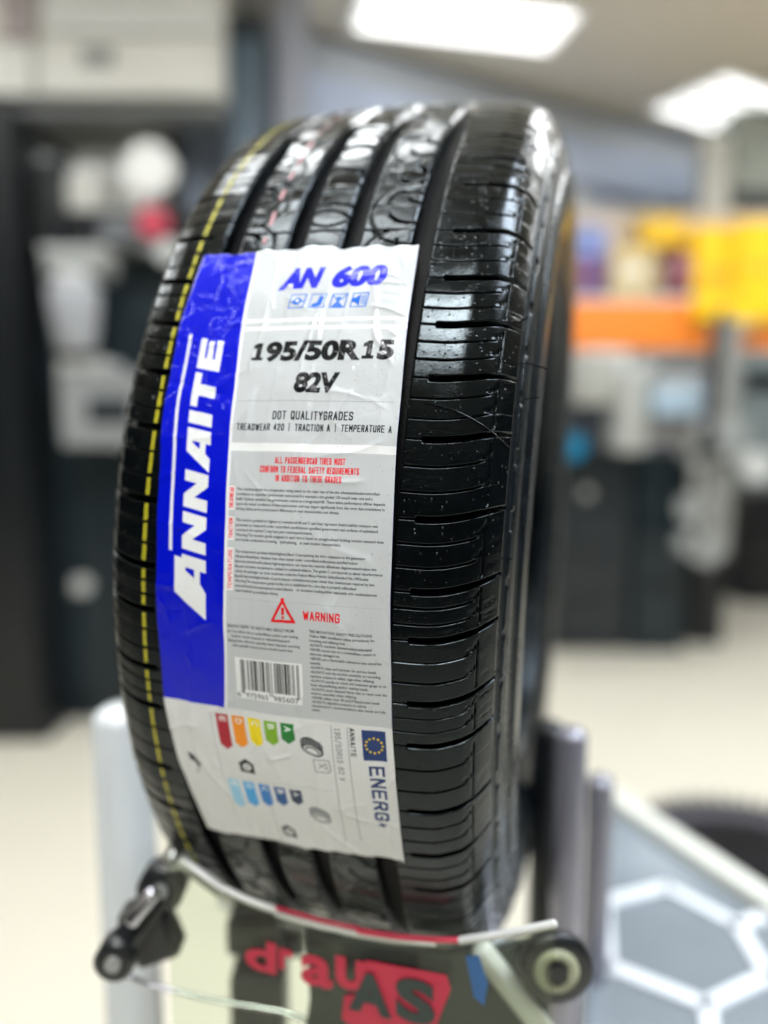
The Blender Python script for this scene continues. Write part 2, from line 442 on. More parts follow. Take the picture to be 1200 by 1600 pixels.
GL = {'A': [[(0,0),(.5,1),(1,0)],[(.2,.3),(.8,.3)]], 'B': [[(0,0),(0,1),(.6,1),(.95,.88),(.95,.64),(.6,.52),(0,.52)],[(.6,.52),(1,.4),(1,.12),(.6,0),(0,0)]],
      'C': [[(1,.72),(1,.85),(.8,1),(.2,1),(0,.85),(0,.15),(.2,0),(.8,0),(1,.15),(1,.28)]], 'D': [[(0,0),(0,1),(.6,1),(.9,.9),(1,.7),(1,.3),(.9,.1),(.6,0),(0,0)]],
      'E': [[(1,1),(0,1),(0,0),(1,0)],[(0,.5),(.85,.5)]], 'F': [[(1,1),(0,1),(0,0)],[(0,.5),(.85,.5)]], 'G': [[(1,.75),(1,.85),(.8,1),(.2,1),(0,.85),(0,.15),(.2,0),(.8,0),(1,.15),(1,.48),(.55,.48)]],
      'H': [[(0,0),(0,1)],[(1,0),(1,1)],[(0,.5),(1,.5)]], 'I': [[(.5,0),(.5,1)]], 'L': [[(0,1),(0,0),(1,0)]], 'M': [[(0,0),(0,1),(.5,.35),(1,1),(1,0)]], 'N': [[(0,0),(0,1),(1,0),(1,1)]],
      'O': [[(.2,0),(0,.15),(0,.85),(.2,1),(.8,1),(1,.85),(1,.15),(.8,0),(.2,0)]], 'P': [[(0,0),(0,1),(.8,1),(1,.87),(1,.6),(.8,.46),(0,.46)]],
      'Q': [[(.2,0),(0,.15),(0,.85),(.2,1),(.8,1),(1,.85),(1,.15),(.8,0),(.2,0)],[(.6,.25),(1,-.05)]], 'R': [[(0,0),(0,1),(.8,1),(1,.87),(1,.62),(.8,.48),(0,.48)],[(.55,.48),(1,0)]],
      'S': [[(1,.78),(1,.88),(.8,1),(.2,1),(0,.88),(0,.64),(.2,.53),(.8,.47),(1,.36),(1,.12),(.8,0),(.2,0),(0,.12),(0,.22)]], 'T': [[(0,1),(1,1)],[(.5,0),(.5,1)]],
      'U': [[(0,1),(0,.15),(.2,0),(.8,0),(1,.15),(1,1)]], 'V': [[(0,1),(.5,0),(1,1)]], 'W': [[(0,1),(.25,0),(.5,.8),(.75,0),(1,1)]], 'Y': [[(0,1),(.5,.48),(1,1)],[(.5,.48),(.5,0)]],
      '0': [[(.3,0),(.08,.12),(0,.35),(0,.65),(.08,.88),(.3,1),(.7,1),(.92,.88),(1,.65),(1,.35),(.92,.12),(.7,0),(.3,0)]],
      '1': [[(.05,.74),(.3,.80),(.5,1),(.5,0)],[(.0,0),(1,0)]], '2': [[(0,.70),(.06,.88),(.3,1),(.7,1),(.94,.88),(.98,.66),(.8,.46),(.2,.2),(.02,0),(1,0)]],
      '4': [[(.75,0),(.75,1),(0,.28),(1,.28)]], '5': [[(.92,1),(.12,1),(.04,.50),(.3,.64),(.7,.64),(.93,.52),(1,.32),(.92,.12),(.7,0),(.3,0),(.06,.10),(0,.26)]],
      '6': [[(.94,.80),(.88,.92),(.7,1),(.35,1),(.1,.86),(0,.6),(0,.3),(.1,.1),(.32,0),(.68,0),(.92,.1),(1,.3),(.9,.5),(.68,.6),(.34,.58),(.06,.42)]],
      '8': [[(.3,.54),(.08,.65),(.06,.86),(.3,1),(.7,1),(.94,.86),(.92,.65),(.7,.54),(.3,.54),(.05,.42),(0,.16),(.28,0),(.72,0),(1,.16),(.95,.42),(.7,.54)]],
      '/': [[(0,-.12),(1,1.08)]], '|': [[(.5,-.05),(.5,1.05)]]}
GL['9'] = [[(1-x, 1-y) for x, y in GL['6'][0]]]
NARROW = {'I': .12, '|': .1, '/': .75, '1': .62, 'M': 1.25, 'W': 1.35}
def stroke(txt, u0, u1, vb, cap, c, px_, py_, rot=0, shear=0., tilt=0., gap=.28, one=None):
    """capitals drawn with a flat pen: px_ wide, py_ high in mm"""
    wd_ = [NARROW.get(ch, 1.) if ch != ' ' else .55 for ch in txt]
    if one: wd_ = [one if ch == '1' else w_ for ch, w_ in zip(txt, wd_)]
    tot = sum(wd_); n = len(txt)
    # glyph unit: total = (letter bodies + pens + gaps)
    avail = abs(u1-u0)-abs(shear)*cap
    unit = (avail-n*px_)/(tot+gap*(n-1)*.5); g = unit*gap*.5
    x = 0.
    for ch, w_ in zip(txt, wd_):
        ww = w_*unit
        for pl in GL.get(ch, []):
            pts = [(x+px_/2+a_*ww, py_/2+b_*(cap-py_)) for a_, b_ in pl]
            if len(pts) > 6:                                      # round the curves
                q = [pts[0]]
                for a_, b_ in zip(pts, pts[1:]): q += [(a_[0]*.75+b_[0]*.25, a_[1]*.75+b_[1]*.25), (a_[0]*.25+b_[0]*.75, a_[1]*.25+b_[1]*.75)]
                q.append(pts[-1]); pts = q
            for (ax, ay), (bx, by) in zip(pts, pts[1:]):
                hx_, hy_ = px_/2, py_/2
                cs = [(p_[0]+dx*hx_, p_[1]+dy*hy_) for p_ in ((ax, ay), (bx, by)) for dx, dy in ((1, .8), (1, -.8), (-1, .8), (-1, -.8), (.8, 1), (.8, -1), (-.8, 1), (-.8, -1))]
                cs = sorted(set(cs)); lo_ = []; up_ = []
                for L__, it in ((lo_, cs), (up_, cs[::-1])):
                    for p_ in it:
                        while len(L__) > 1 and (L__[-1][0]-L__[-2][0])*(p_[1]-L__[-2][1])-(L__[-1][1]-L__[-2][1])*(p_[0]-L__[-2][0]) <= 0: L__.pop()
                        L__.append(p_)
                hull = lo_[:-1]+up_[:-1]
                out_ = []
                for X_, Y_ in hull:
                    X_ += shear*Y_
                    if rot == 0: out_.append((u0+X_, vb-Y_-tilt*X_))
                    elif rot == 'cw': out_.append((vb+Y_, u0+X_))
                    else: out_.append((vb-Y_, u0-X_))
                poly(out_, c)
        x += ww+px_+g
VE = 209.3                                                        # the energy label begins here
# blue band with white piping
bl = [(28.0, -1), (31.3, 37), (33.0, 74), (33.2, 124), (32.6, 179), (30.6, VE)]
poly([(0, -1)]+[(u, v) for u, v in bl]+[(0, VE)], BLUE)
for k in range(5):
    (a0, b0), (a1, b1) = bl[k], bl[k+1]
    poly([(a0, b0-.05), (a0+1.35, b0-.05), (a1+1.35, b1+.05), (a1, b1+.05)], WHITE)
# brand word, reading upwards: x along v from bottom, y from baseline (u = 25) to the left
def B(pts, holes=()):
    f = lambda x, y: (24.4-(y*11.6), 159.0-x-.22*y*11.6)
    poly([f(x, y) for x, y in pts], WHITE, [[f(x, y) for x, y in h] for h in holes])
def letter(kind, x, w_):
    q = {'N': [(0, 0), (0, 1), (.34, 1), (.70, .48), (.70, 1), (1, 1), (1, 0), (.68, 0), (.32, .54), (.32, 0)],
         'A': [(0, 0), (.40, 1), (1, 1), (1, 0), (.68, 0), (.68, .20), (.44, .20), (.34, 0)],
         'I': [(0, 0), (0, 1), (1, 1), (1, 0)],
         'T': [(0, .70), (0, 1), (1, 1), (1, .70), (.67, .70), (.67, 0), (.33, 0), (.33, .70)],
         'E': [(0, 0), (0, 1), (1, 1), (1, .74), (.36, .74), (.36, .63), (.94, .63), (.94, .38), (.36, .38), (.36, .26), (1, .26), (1, 0)]}[kind]
    h = [[(.52, .44), (.68, .44), (.68, .76), (.645, .76)]] if kind == 'A' else []
    B([(x+a_*w_, b_) for a_, b_ in q], [[(x+a_*w_, b_) for a_, b_ in hh] for hh in h])
letter('N', 17.5, 16.0); letter('N', 35.5, 16.0); letter('A', 52.5, 17.5); letter('I', 72.0, 5.6); letter('T', 79.6, 15.5); letter('E', 97.0, 14.5)
# first letter with its long foot and the bar over the word
B([(-10.5, 0), (-2.5, 1.33), (13.3, 1.33), (13.3, 1.02), (15.2, 1.0), (15.2, 0), (9.8, 0), (9.8, .24), (4.5, .24), (1.0, 0)], [[(6.2, .48), (9.8, .48), (9.8, .84), (8.4, .84)]])
B([(15.0, 1.56), (15.0, 1.43), (112.5, 1.46), (112.5, 1.58)])
# heading
for du in (0, .45): text('AN', 44.4+du, 64.2+du, 21.8, 9.7, BLUE, .052, 5, shear=.2, tilt=.012)
for du in (0, .45): text('600', 68.3+du, 93.5+du, 21.3, 9.7, BLUE, .050, 5, shear=.14, tilt=.012)
IC = srgb('1560c8')
def sq(u):
    v = 25.2; s_ = 7.2
    P_ = [(u+.6, v+s_*0), (u+s_+.6, v), (u+s_, v+s_), (u, v+s_)]
    poly(P_, IC); poly([(u+1.05, v+.5), (u+s_+.05, v+.5), (u+s_-.5, v+s_-.5), (u+.55, v+s_-.5)], GREY)
sq(51.3); sq(60.6); sq(69.9); sq(79.2)
disc(55.2, 28.9, 1.9, IC); disc(55.2, 28.6, .8, GREY); poly([(52.2, 29.3), (53.8, 28.2), (53.8, 30.3)], IC); line(56.6, 29, 58.4, 29, .6, IC)
poly([(65.0, 26.2), (67.0, 26.6), (66.6, 30.4), (65.4, 31.6), (61.7, 31.8), (61.9, 30.6), (64.2, 29.6)], IC)
poly([(70.6, 31.9), (73.4, 28.6), (76.4, 31.9)], IC); disc(73.6, 27.9, 1.3, IC); line(71.0, 26.2, 73.2, 28.6, .5, IC); line(76.9, 26.2, 74, 28.6, .5, IC)
poly([(79.7, 29.9), (79.9, 27.7), (81.2, 27.7), (83.4, 26.0), (83.2, 31.8), (81.0, 29.9)], IC)
for k in range(3): line(84.0+.75*k, 26.6-.1*k, 84.1+.75*k, 30.9+.2*k, .35, IC)
rect(31.6, 37.2, LW, 38.7, WHITE); rect(31.9, 41.0, LW, 42.6, WHITE)
def one(u, vb):
    poly([(u, vb), (u+5.0, vb-.05), (u+5.15, vb-1.5), (u+3.95, vb-1.5), (u+4.5, vb-8.2), (u+2.5, vb-8.1), (u+.5, vb-6.9), (u+.45, vb-5.4), (u+2.0, vb-5.6), (u+1.65, vb-1.45), (u+.15, vb-1.4)], BLACK)
one(38.6, 56.9); text('95/50R', 44.5, 87.2, 56.8, 7.9, BLACK, .052, 5, shear=.07, tilt=.01); one(87.2, 56.4); text('5', 93.5, 100.9, 56.2, 7.9, BLACK, .052, 5, shear=.07)
text('82V', 59.8, 79.0, 71.0, 7.8, BLACK, .052, 5, shear=.08, tilt=.01)
for k in range(85): rect(35.6+k*.79, 75.0, 35.95+k*.79, 75.25, srgb('50555a'))
DK = srgb('20252a')
stroke('DOT QUALITYGRADES', 52.0, 86.4, 83.2, 3.7, DK, .5, .5, gap=.7)
stroke('TREADWEAR 420', 36.3, 57.6, 88.0, 3.0, DK, .42, .42, gap=.7); rect(59.6, 84.6, 59.95, 88.2, DK)
stroke('TRACTION A', 62.2, 77.2, 88.0, 3.0, DK, .42, .42, gap=.7); rect(79.3, 84.6, 79.65, 88.2, DK)
stroke('TEMPERATURE A', 81.9, 102.6, 88.0, 3.0, DK, .42, .42, gap=.7)
rect(33.4, 93.3, LW, 96.8, WHITE)
stroke('ALL PASSENGERCAR TIRES MUST', 54.6, 84.6, 101.7, 2.7, REDC, .34, .38, gap=.75)
stroke('CONFORM TO FEDERAL SAFETY REQUIREMENTS', 48.0, 90.5, 105.5, 2.7, REDC, .34, .38, gap=.75)
stroke('IN ADDITION TO THESE GRADES', 55.0, 83.5, 109.1, 2.7, REDC, .34, .38, gap=.75)
TX = srgb('23272b')
def para(rows, v, dv, u=38.2, cap=1.12):
    for k, (s_, u1) in enumerate(rows): text(s_, u, u1, v+k*dv, cap, TX, .012, 2)
def tagbox(s_, v0, v1):
    rect(34.2, v0, 37.4, v1, WHITE); stroke(s_, v1-.6, v0+.6, 36.8, 2.0, REDC, .28, .28, rot='ccw', gap=.6)
tagbox('TREADWEAR', 111.6, 121.6); tagbox('TRACTION', 124.4, 134.2); tagbox('TEMPERATURE', 137.4, 155.4)
para([('The treadweargrade is a comparative rating based on the wear rate of the tire whentastedundercontrolled-', 99.5),
      ('conditions on aspecified government testcourse.For example a tire graded 150 would wear one and a', 96.5),
      ('half(1/2)times aswellon the government course as a tiregraded100. There lative performance oftires depends', 101.6),
      ('upon the actual conditions of theiruse,however and may depart significantly from the norm due tovariations in', 101.4),
      ('driving habits,service practicesand differences in road characteristics and climate.', 83.0)], 113.3, 2.05)
para([('The traction gradesfrom highest to lowestareAAB and C and they represent thetire\'sability tostopon wet', 99.0),
      ('pavement as measured under controlled conditionson specified government test surfaces of asphaltand', 99.0),
      ('concrete.A tire marked C may have poor tractionperformance.', 72.0),
      ('Warning:The traction grade assigned to each tire is based on straight-ahead braking traction testsand does', 101.5),
      ('not include acceleration,cornering,   hydroplaning,   or peak traction characteristics.', 84.0)], 126.2, 2.05)
para([('The temperature gradesareA(thehighest),Band Crepresenting the tire\'s resistance to the generation', 94.5),
      ('ofheatanditsabilityto dissipate heat when tested under controlledconditionsona specified indoor', 91.5),
      ('laboratorytestwheelSustained hightemperature can cause the material ofthetireto degenerateandreduce tire', 99.0),
      ('life,and excessive temperature canlead to suddentirefailure. The grade C corresponds to alevel ofperformance', 101.5),
      ('which all passenger car tires mustmeet underthe Federal MotorVehicle SafetyStandard No.109Grades', 96.0),
      ('BandArepresenthigherlevels of performance onthelaboratorytest wheel than theminimum required by law.', 98.5),
      ('Warning:The temperature grade forthis tire is established for a tire that is properly inflatedand', 91.0),
      ('notoverloaded.Excessivespeed underinflation,   or excessive loading,either separately orin combinationcan', 99.5),
      ('cause heatbuild up possibletire failure.', 58.0)], 139.3, 2.06)
for k in range(110): rect(36+k*.6, 158.6, 36.3+k*.6, 158.75, srgb('8d9296'))
# warning triangle
poly([(59.8, 156.8), (65.4, 167.3), (54.4, 167.3)], REDC); disc(59.8, 157.6, .8, REDC)
poly([(59.8, 159.2), (63.5, 166.1), (56.3, 166.1)], GREY)
rect(59.3, 160.9, 60.5, 164.0, REDC); disc(59.9, 165.1, .62, REDC)
stroke('WARNING', 68.5, 84.4, 165.5, 3.8, REDC, .55, .6, gap=.6)
text('SERIOUS INJURY OR DEATH MAY RESULT FROM', 34.6, 64.4, 171.3, 1.25, TX, .012, 2)
for k, (s_, a_, b_) in enumerate([('(A) Tire failure due to underinflation and/or over loading.', 34.6, 66.4), ('Follow owner\'smanual or vehicletireplacard', 36.5, 62.5),
                                  ('(B)Explosion oftire/rim assembly dueto improper mounting', 34.6, 66.8), ('Only specially trained persons should mount tires', 36.5, 63.6)]):
    text(s_, a_, b_, 173.6+k*2.05, 1.12, TX, .012, 2)
rows = [('TIRE MOUNTING SAFETY PRECAUTIONS', 97.5), ('-Follow RMA installation safety procedures for', 98.5), ('mounting and inflating tires', 86.5), ('-ALWAYS matchrim diameterwithtirediameter', 97.5),
        ('-NEVER mount tire on a crackedbent rusted or', 99), ('otherwise damaged rim.', 84.0), ('-NEVER put a flammable substance into atire/rim', 101), ('assembly.', 75.8), ('-ALWAYS clean and lubricate rim and tire beads.', 99),
        ('-ALWAYS lock the tire/rim assembly on mounting', 100.5), ('machine orplace in safety cage when inflating.', 98), ('-ALWAYS useclip-on chuck and extension gauge on air', 103), ('hose wheninflating and/or seating beads.', 95.5),
        ('-ALWAYS stand clearand Never lean or reach over the', 103), ('tire/rim assembly when inflating.', 90.5), ('-NEVER inflate over 40 psi(275kpa)toseat beads', 100), ('-ALWAYS adjusttire pressure to vehicle', 94.5),
        ('manufacturer\'s recommendation after beads are fully', 102.5), ('seated.', 74.5)]
for k, (s_, b_) in enumerate(rows): text(s_, 71.0, b_, 170.6+k*1.93, 1.12, TX, .012, 2)
# bar code
rect(37.0, 184.6, 67.4, 199.4, WHITE); rect(37.0, 199.4, 66.9, 203.4, WHITE)
x = 39.4; bits = [1, 1, 2, 1, 1, 3, 1, 1, 1, 2, 2, 1, 1, 1, 3, 1, 1, 2, 1, 1, 1, 1, 3, 2, 1, 1, 1, 1, 1, 2, 1, 3, 1, 1, 1, 1, 2, 1, 2, 1, 1, 1, 1, 1, 3, 1, 2, 1, 1, 2, 1, 1, 1, 3, 1, 1, 1, 1]
un = 26.8/sum(bits)
for k, b_ in enumerate(bits):
    if k % 2 == 0: rect(x, 185.4, x+b_*un, 199.2 if k not in (0, 2, 28, 30, 54, 56) else 201, BLACK)
    x += b_*un
text('6', 37.2, 38.9, 202.8, 2.3, DK, .0, 3); text('975965', 41.3, 51.6, 202.8, 2.3, DK, .0, 3); text('985607', 54.0, 65.4, 202.8, 2.3, DK, .0, 3)
# energy label
EW = srgb('e6e8e8')
poly([(0, VE-.6), (LW, VE+1.8-1.2), (LW, LH), (0, LH)], EW)
NAVY = srgb('0b2c66')
def arrow(u, v0, v1, w_, c, s_):
    poly([(u, v0), (u+w_, v0), (u+w_, v1-2.3), (u+w_/2, v1), (u, v1-2.3)], c)
    text(s_, v0+1.3, v0+3.9, u+w_*.28, w_*.5, srgb('f4f6f4'), .02, 3, rot='cw')
for k, (c, s_) in enumerate(zip(('a8142a', 'f09018', 'f4dc00', '78aa1e', '14782c'), 'EDCBA')):
    arrow(25.4+k*7.75, 212.6, 230.6-k*2.0, 6.0, srgb(c), s_)
for k, (c, s_) in enumerate(zip(('9cd0ee', '4aa4e0', '2878c4', '1c5090', '182c50'), 'EDCBA')):
    arrow(24.0+k*7.75, 247.6, 264.4-k*1.9, 5.6, srgb(c), s_)
def tyre_icon(u, v, g):
    n = 24
    f = lambda a_, rx, ry, dx=0, dy=0: (u+dx+rx*math.cos(a_)+.18*ry*math.sin(a_), v+dy+ry*math.sin(a_)+.12*rx*math.cos(a_))
    E_ = lambda rx, ry, dx=0, dy=0: [f(k*2*pi/n, rx, ry, dx, dy) for k in range(n)]
    poly(E_(5.0, 3.1, 0, -2.0), g); poly([(u-5.1, v-2.6), (u+4.9, v-1.4), (u+5.0, v+1.6), (u-5.0, v+.6)], g); poly(E_(5.0, 3.1, 0, 1.0), g)
    poly(E_(4.0, 2.2, 0, 1.2), srgb('c9cccd')); poly(E_(3.2, 1.6, 0, 1.3), srgb('34383c')); poly(E_(2.7, 1.2, 0, 1.5), EW)
    for k in range(7): line(u-4.2+k*1.35, v-4.4+k*.12, u-4.0+k*1.35, v-1.4+k*.12, .28, srgb('a8acae'))
tyre_icon(69.4, 223.6, srgb('3a3e42')); tyre_icon(67.6, 261.6, srgb('7c8084'))
# fuel can outline
for a_, b_ in (((69.2, 229.4), (76.3, 229.0)), ((69.2, 229.4), (69.5, 235.6)), ((69.5, 235.6), (75.6, 235.6)), ((76.3, 229.0), (76.8, 233.6)), ((76.8, 233.6), (75.6, 235.6)), ((71.5, 231), (74.6, 233.8)), ((71.3, 233.6), (74.4, 230.8)), ((74.6, 230.5), (75.4, 234.5))):
    line(*a_, *b_, .35, srgb('5c6166'))
def tagshape(u, v, s_, g):
    poly([(u, v+1.6), (u+3.6, v-1), (u+7.2, v+1.8), (u+7.2, v+7.2), (u+.4, v+6.4)], g)
    disc(u+3.8, v+3.6, 2.0, EW); text(s_, v+2.7, v+4.6, u+3.1, 1.5, g, .02, 2, rot='cw')
tagshape(32.4, 235.4, 'C', BLACK); tagshape(45.0, 271.6, 'B', srgb('4a4e52'))
# distant speaker mark on the left
poly([(6.0, 236.2), (9.0, 237.6), (12.2, 242.4), (10.4, 243.6), (8.2, 240.8), (6.6, 240.8)], srgb('2c3034')); line(9.6, 243.2, 10.4, 245.4, .7, srgb('4c5054')); disc(8.6, 246.8, .6, srgb('6c7074'))
RL = srgb('6a6f74')
line(78.9, 211.4, 77.8, 276.0, .25, RL); line(85.9, 211.4, 85.4, 274.0, .25, RL); line(23.0, 212.5, 22.0, 270.0, .22, srgb('9ca0a4')); line(24.0, 246.4, 76.6, 245.2, .2, srgb('b0b4b8')); line(44, 246, 42.5, 283, .22, srgb('8c9094'))
stroke('195/50R15 82 V', 212.6, 238.6, 80.2, 2.6, srgb('42474c'), .26, .26, rot='cw', gap=.8)
stroke('ANNAITE', 211.6, 225.2, 86.7, 2.3, DK, .42, .42, rot='cw', gap=.7)
rect(92.0, 211.8, 102.0, 226.4, srgb('14346e'))
for k in range(12):
    a_ = k*pi/6; disc(97.0+3.55*math.cos(a_), 219.0+3.55*math.sin(a_), .52, srgb('f0cc20'))
stroke('ENERG', 229.2, 259.6, 93.9, 6.7, NAVY, 1.15, 1.2, rot='cw', gap=.6)
poly([(95.4, 260.6), (99.6, 261.8), (97.6, 262.6), (98.6, 263.8), (94.4, 262.4), (96.6, 261.9)], NAVY)
art = art.reshape(H//2, 2, W//2, 2, 3).mean((1, 3)); H //= 2; W //= 2
# scuffs: tiny missing flakes on the white word and faint grime on the print
sp = rng.random((H//3+1, W//3+1)); spk = np.kron(sp > .996, np.ones((3, 3)))[:H, :W]
lo = np.kron(rng.random((H//90+2, W//90+2)), np.ones((90, 90)))[:H, :W]
mk = (spk > 0) & (lo > .62)
art[mk] = art[mk]*.55
img = bpy.data.images.new('label_print', W, H)
px = np.ones((H, W, 4), np.float32); px[..., :3] = art[::-1]
img.pixels.foreach_set(px.ravel()); img.update(); img.pack()

# label sheet: follows the tread, sags over the grooves, creased
VLk = [0, 37, 74, 126, 184, 210, 242, 286]; SLk = [-58, -60, -59.5, -56.5, -55, -54.5, -51.5, -43.5]
nu, nv = 176, 440
u = np.linspace(0, 1, nu); v = np.linspace(0, 1, nv)
Vg, Ug = np.meshgrid(v, u, indexing='ij')
um, vm = Ug*LW, Vg*LH
sl = np.interp(vm, VLk, SLk); sl = sl + .35*np.sin(vm/7.3)*.6; sr = 44.5+vm/28.2 + .12*np.sin(vm/9)
s = sl+(sr-sl)*Ug
edge = np.minimum(Ug, 1-Ug)*LW
aa = 130-vm+.029*(um-69)
# torn, uneven top and bottom edges
tear = .7*np.sin(um/4.1)+.45*np.sin(um/1.7+1)+.5*np.sin(um/9.+2)
aa = aa + tear*np.exp(-vm/2.0) - .6*tear*np.exp(-(LH-vm)/2.0)
h = np.full_like(um, .38)
for g in (-45.5, -13, 13, 45.5):
    h -= .62*np.exp(-((s-g)/3.4)**2)*(1+.5*np.sin(vm/23+g))
    h += .10*np.exp(-((np.abs(s-g)-5)/1.0)**2)
def crease(u0, v0, u1, v1, amp, w_):
    d = np.array([u1-u0, v1-v0]); L_ = np.hypot(*d); d = d/L_
    X = (um-u0)*d[0]+(vm-v0)*d[1]; Y = -(um-u0)*d[1]+(vm-v0)*d[0]
    Y = Y + .8*np.sin(X/5.0+u0)
    f_ = sstep(X, -2, 4)*(1-sstep(X, L_-4, L_+2))
    return amp*f_*np.exp(-np.abs(Y)/w_)
for k in range(130):
    u0, v0 = rng.uniform(0, LW), rng.uniform(0, LH); an = rng.choice([rng.normal(pi/2, .35), rng.normal(0, .45), rng.uniform(0, pi)])
    L_ = rng.uniform(8, 38); h = h + crease(u0, v0, u0+L_*math.cos(an), v0+L_*math.sin(an), rng.uniform(-.28, .55), rng.uniform(.4, 1.4))
for (a_, b_, c_, d_, am, w_) in ((38, 2, 45, 34, .55, .7), (42, 24, 39, 62, .5, .6), (47, 40, 40, 92, .45, 1.2), (70, 18, 62, 52, .5, .7), (62, 50, 60, 72, .45, .6),
                              (88, 20, 103, 22, .5, .6), (92, 44, 100, 60, .5, .8), (78, 66, 100, 72, -.4, 1.2), (60, 68, 92, 74, .4, 1.0), (2, 44, 26, 50, .4, .8), (12, 8, 18, 36, .45, .8),
                              (0, 66, 30, 72, -.4, 1.0), (1, 92, 28, 90, .4, .9), (40, 105, 58, 120, .4, .7), (70, 100, 100, 92, .35, 1.0), (76, 158, 104, 190, .55, 2.4), (72, 130, 98, 142, .4, 1.8),
                              (36, 96, 40, 150, .35, 1.5), (70, 150, 66, 206, .4, 1.4), (0, 128, 24, 134, .35, .9), (4, 180, 28, 170, .35, 1.0), (60, 214, 56, 262, .3, 1.4), (6, 226, 24, 262, .4, 1.8)):
    h = h + crease(a_, b_, c_, d_, am, w_)
# long soft waves and a slight lift of the edges
h += .34*np.sin(vm/11+um/17)*np.sin(um/13+1)+.10*np.sin(vm/4.7-um/9)
h += .35*np.exp(-edge/1.5)*(.5+.5*np.sin(vm/6.1))
h += .8*np.exp(-(LH-vm)/5.0)*(.5+.5*np.sin(um/8)) + .3*np.exp(-vm/3.0)
h = np.maximum(h, .16)
Pl = cyl(s, prof(s)+h, aa/288.0)
me = grid_mesh('paper_label', Pl)
uv = me.uv_layers.new(name='UVMap')
li = np.zeros(len(me.loops), np.int32); me.loops.foreach_get('vertex_index', li)
UV = np.stack([Ug.ravel(), 1-Vg.ravel()], -1)[li]; uv.data.foreach_set('uv', UV.ravel().astype(np.float32))
ml = bpy.data.materials.new('glossy_printed_label'); ml.use_nodes = True; nt = ml.node_tree; N = nt.nodes; L = nt.links
b = N['Principled BSDF']; ti = N.new('ShaderNodeTexImage'); ti.image = img; ti.interpolation = 'Cubic'
L.new(ti.outputs['Color'], b.inputs['Base Color']); b.inputs['Roughness'].default_value = .33
b.inputs['Coat Weight'].default_value = .36; b.inputs['Coat Roughness'].default_value = .03; b.inputs['Specular IOR Level'].default_value = .1
tc = N.new('ShaderNodeTexCoord')
vo = N.new('ShaderNodeTexVoronoi'); vo.feature = 'DISTANCE_TO_EDGE'; vo.inputs['Scale'].default_value = 55
nn = N.new('ShaderNodeTexNoise'); nn.inputs['Scale'].default_value = 45; nn.inputs['Detail'].default_value = 6; L.new(tc.outputs['Object'], nn.inputs['Vector'])
ad = N.new('ShaderNodeVectorMath'); ad.operation = 'MULTIPLY_ADD'; ad.inputs[1].default_value = (.05, .05, .05); L.new(nn.outputs['Color'], ad.inputs[0]); L.new(tc.outputs['Object'], ad.inputs[2])
L.new(ad.outputs[0], vo.inputs['Vector'])
rm = N.new('ShaderNodeMapRange'); rm.inputs[1].default_value = 0; rm.inputs[2].default_value = .09; L.new(vo.outputs['Distance'], rm.inputs[0])
b1 = N.new('ShaderNodeBump'); b1.inputs['Strength'].default_value = .7; b1.inputs['Distance'].default_value = .0004; L.new(rm.outputs[0], b1.inputs['Height'])
b2 = N.new('ShaderNodeBump'); b2.inputs['Strength'].default_value = .45; b2.inputs['Distance'].default_value = .0016; L.new(nn.outputs['Fac'], b2.inputs['Height']); L.new(b1.outputs[0], b2.inputs['Normal'])
L.new(b2.outputs[0], b.inputs['Coat Normal'])
b3 = N.new('ShaderNodeBump'); b3.inputs['Strength'].default_value = .5; b3.inputs['Distance'].default_value = .001; L.new(nn.outputs['Fac'], b3.inputs['Height']); L.new(b3.outputs[0], b.inputs['Normal'])
lab = link('paper_label', me, ml, tyre)
sd = lab.modifiers.new('thickness', 'SOLIDIFY'); sd.thickness = .00014; sd.offset = -1
# ================================================================ THE ROOM
M_FLOOR = mat('cream_floor', (.70, .66, .55), .35, var=.04, bscale=3)
M_CEIL = mat('beige_ceiling', (.80, .76, .68), .8, var=.03, bscale=4)
M_BWALL = mat('pale_blue_wall', (.40, .46, .56), .6, var=.06, bscale=2)
M_WHITE = mat('white_paint', (.82, .82, .79), .45, var=.04, bscale=8)
M_CREAM = mat('cream_laminate', (.80, .79, .72), .5, var=.05, bscale=6)
M_DARK = mat('dark_teal_steel', (.010, .020, .026), .38, var=.25, bscale=7)
M_BLACK = mat('black_plastic', (.006, .008, .010), .35, var=.2, bscale=20)
M_GREY = mat('grey_steel', (.30, .31, .30), .4, var=.1, bscale=20)
M_LGREY = mat('light_grey_plastic', (.55, .56, .54), .4, var=.05, bscale=20)
M_CHROME = mat('brushed_chrome', (.60, .60, .66), .22, 1, bump=.1, bscale=500, var=.05)
M_YELLOW = mat('yellow_card', (.95, .58, .0), .45, var=.08, bscale=12)
M_ORANGE = mat('orange_shelf_front', (.95, .26, .02), .45, var=.06, bscale=9)
M_BLUE = mat('blue_plastic', (.0, .13, .33), .35, var=.1, bscale=12)
M_PURPLE = mat('purple_carton', (.13, .07, .22), .5, var=.2, bscale=16)
M_MAROON = mat('maroon_bottle', (.22, .06, .09), .3, var=.2, bscale=16)
M_TAN = mat('tan_carton', (.62, .48, .22), .55, var=.1, bscale=14)
M_LBLUE = mat('light_blue_banner', (.52, .60, .78), .5, var=.12, bscale=3)
M_PINK = mat('red_disc', (.55, .06, .10), .4, var=.1, bscale=20)
M_LAMP = bpy.data.materials.new('ceiling_light_diffuser'); M_LAMP.use_nodes = True
_b = M_LAMP.node_tree.nodes['Principled BSDF']; _b.inputs['Base Color'].default_value = (.8, .8, .8, 1); _b.inputs['Emission Color'].default_value = (.97, .99, 1, 1); _b.inputs['Emission Strength'].default_value = LAMP

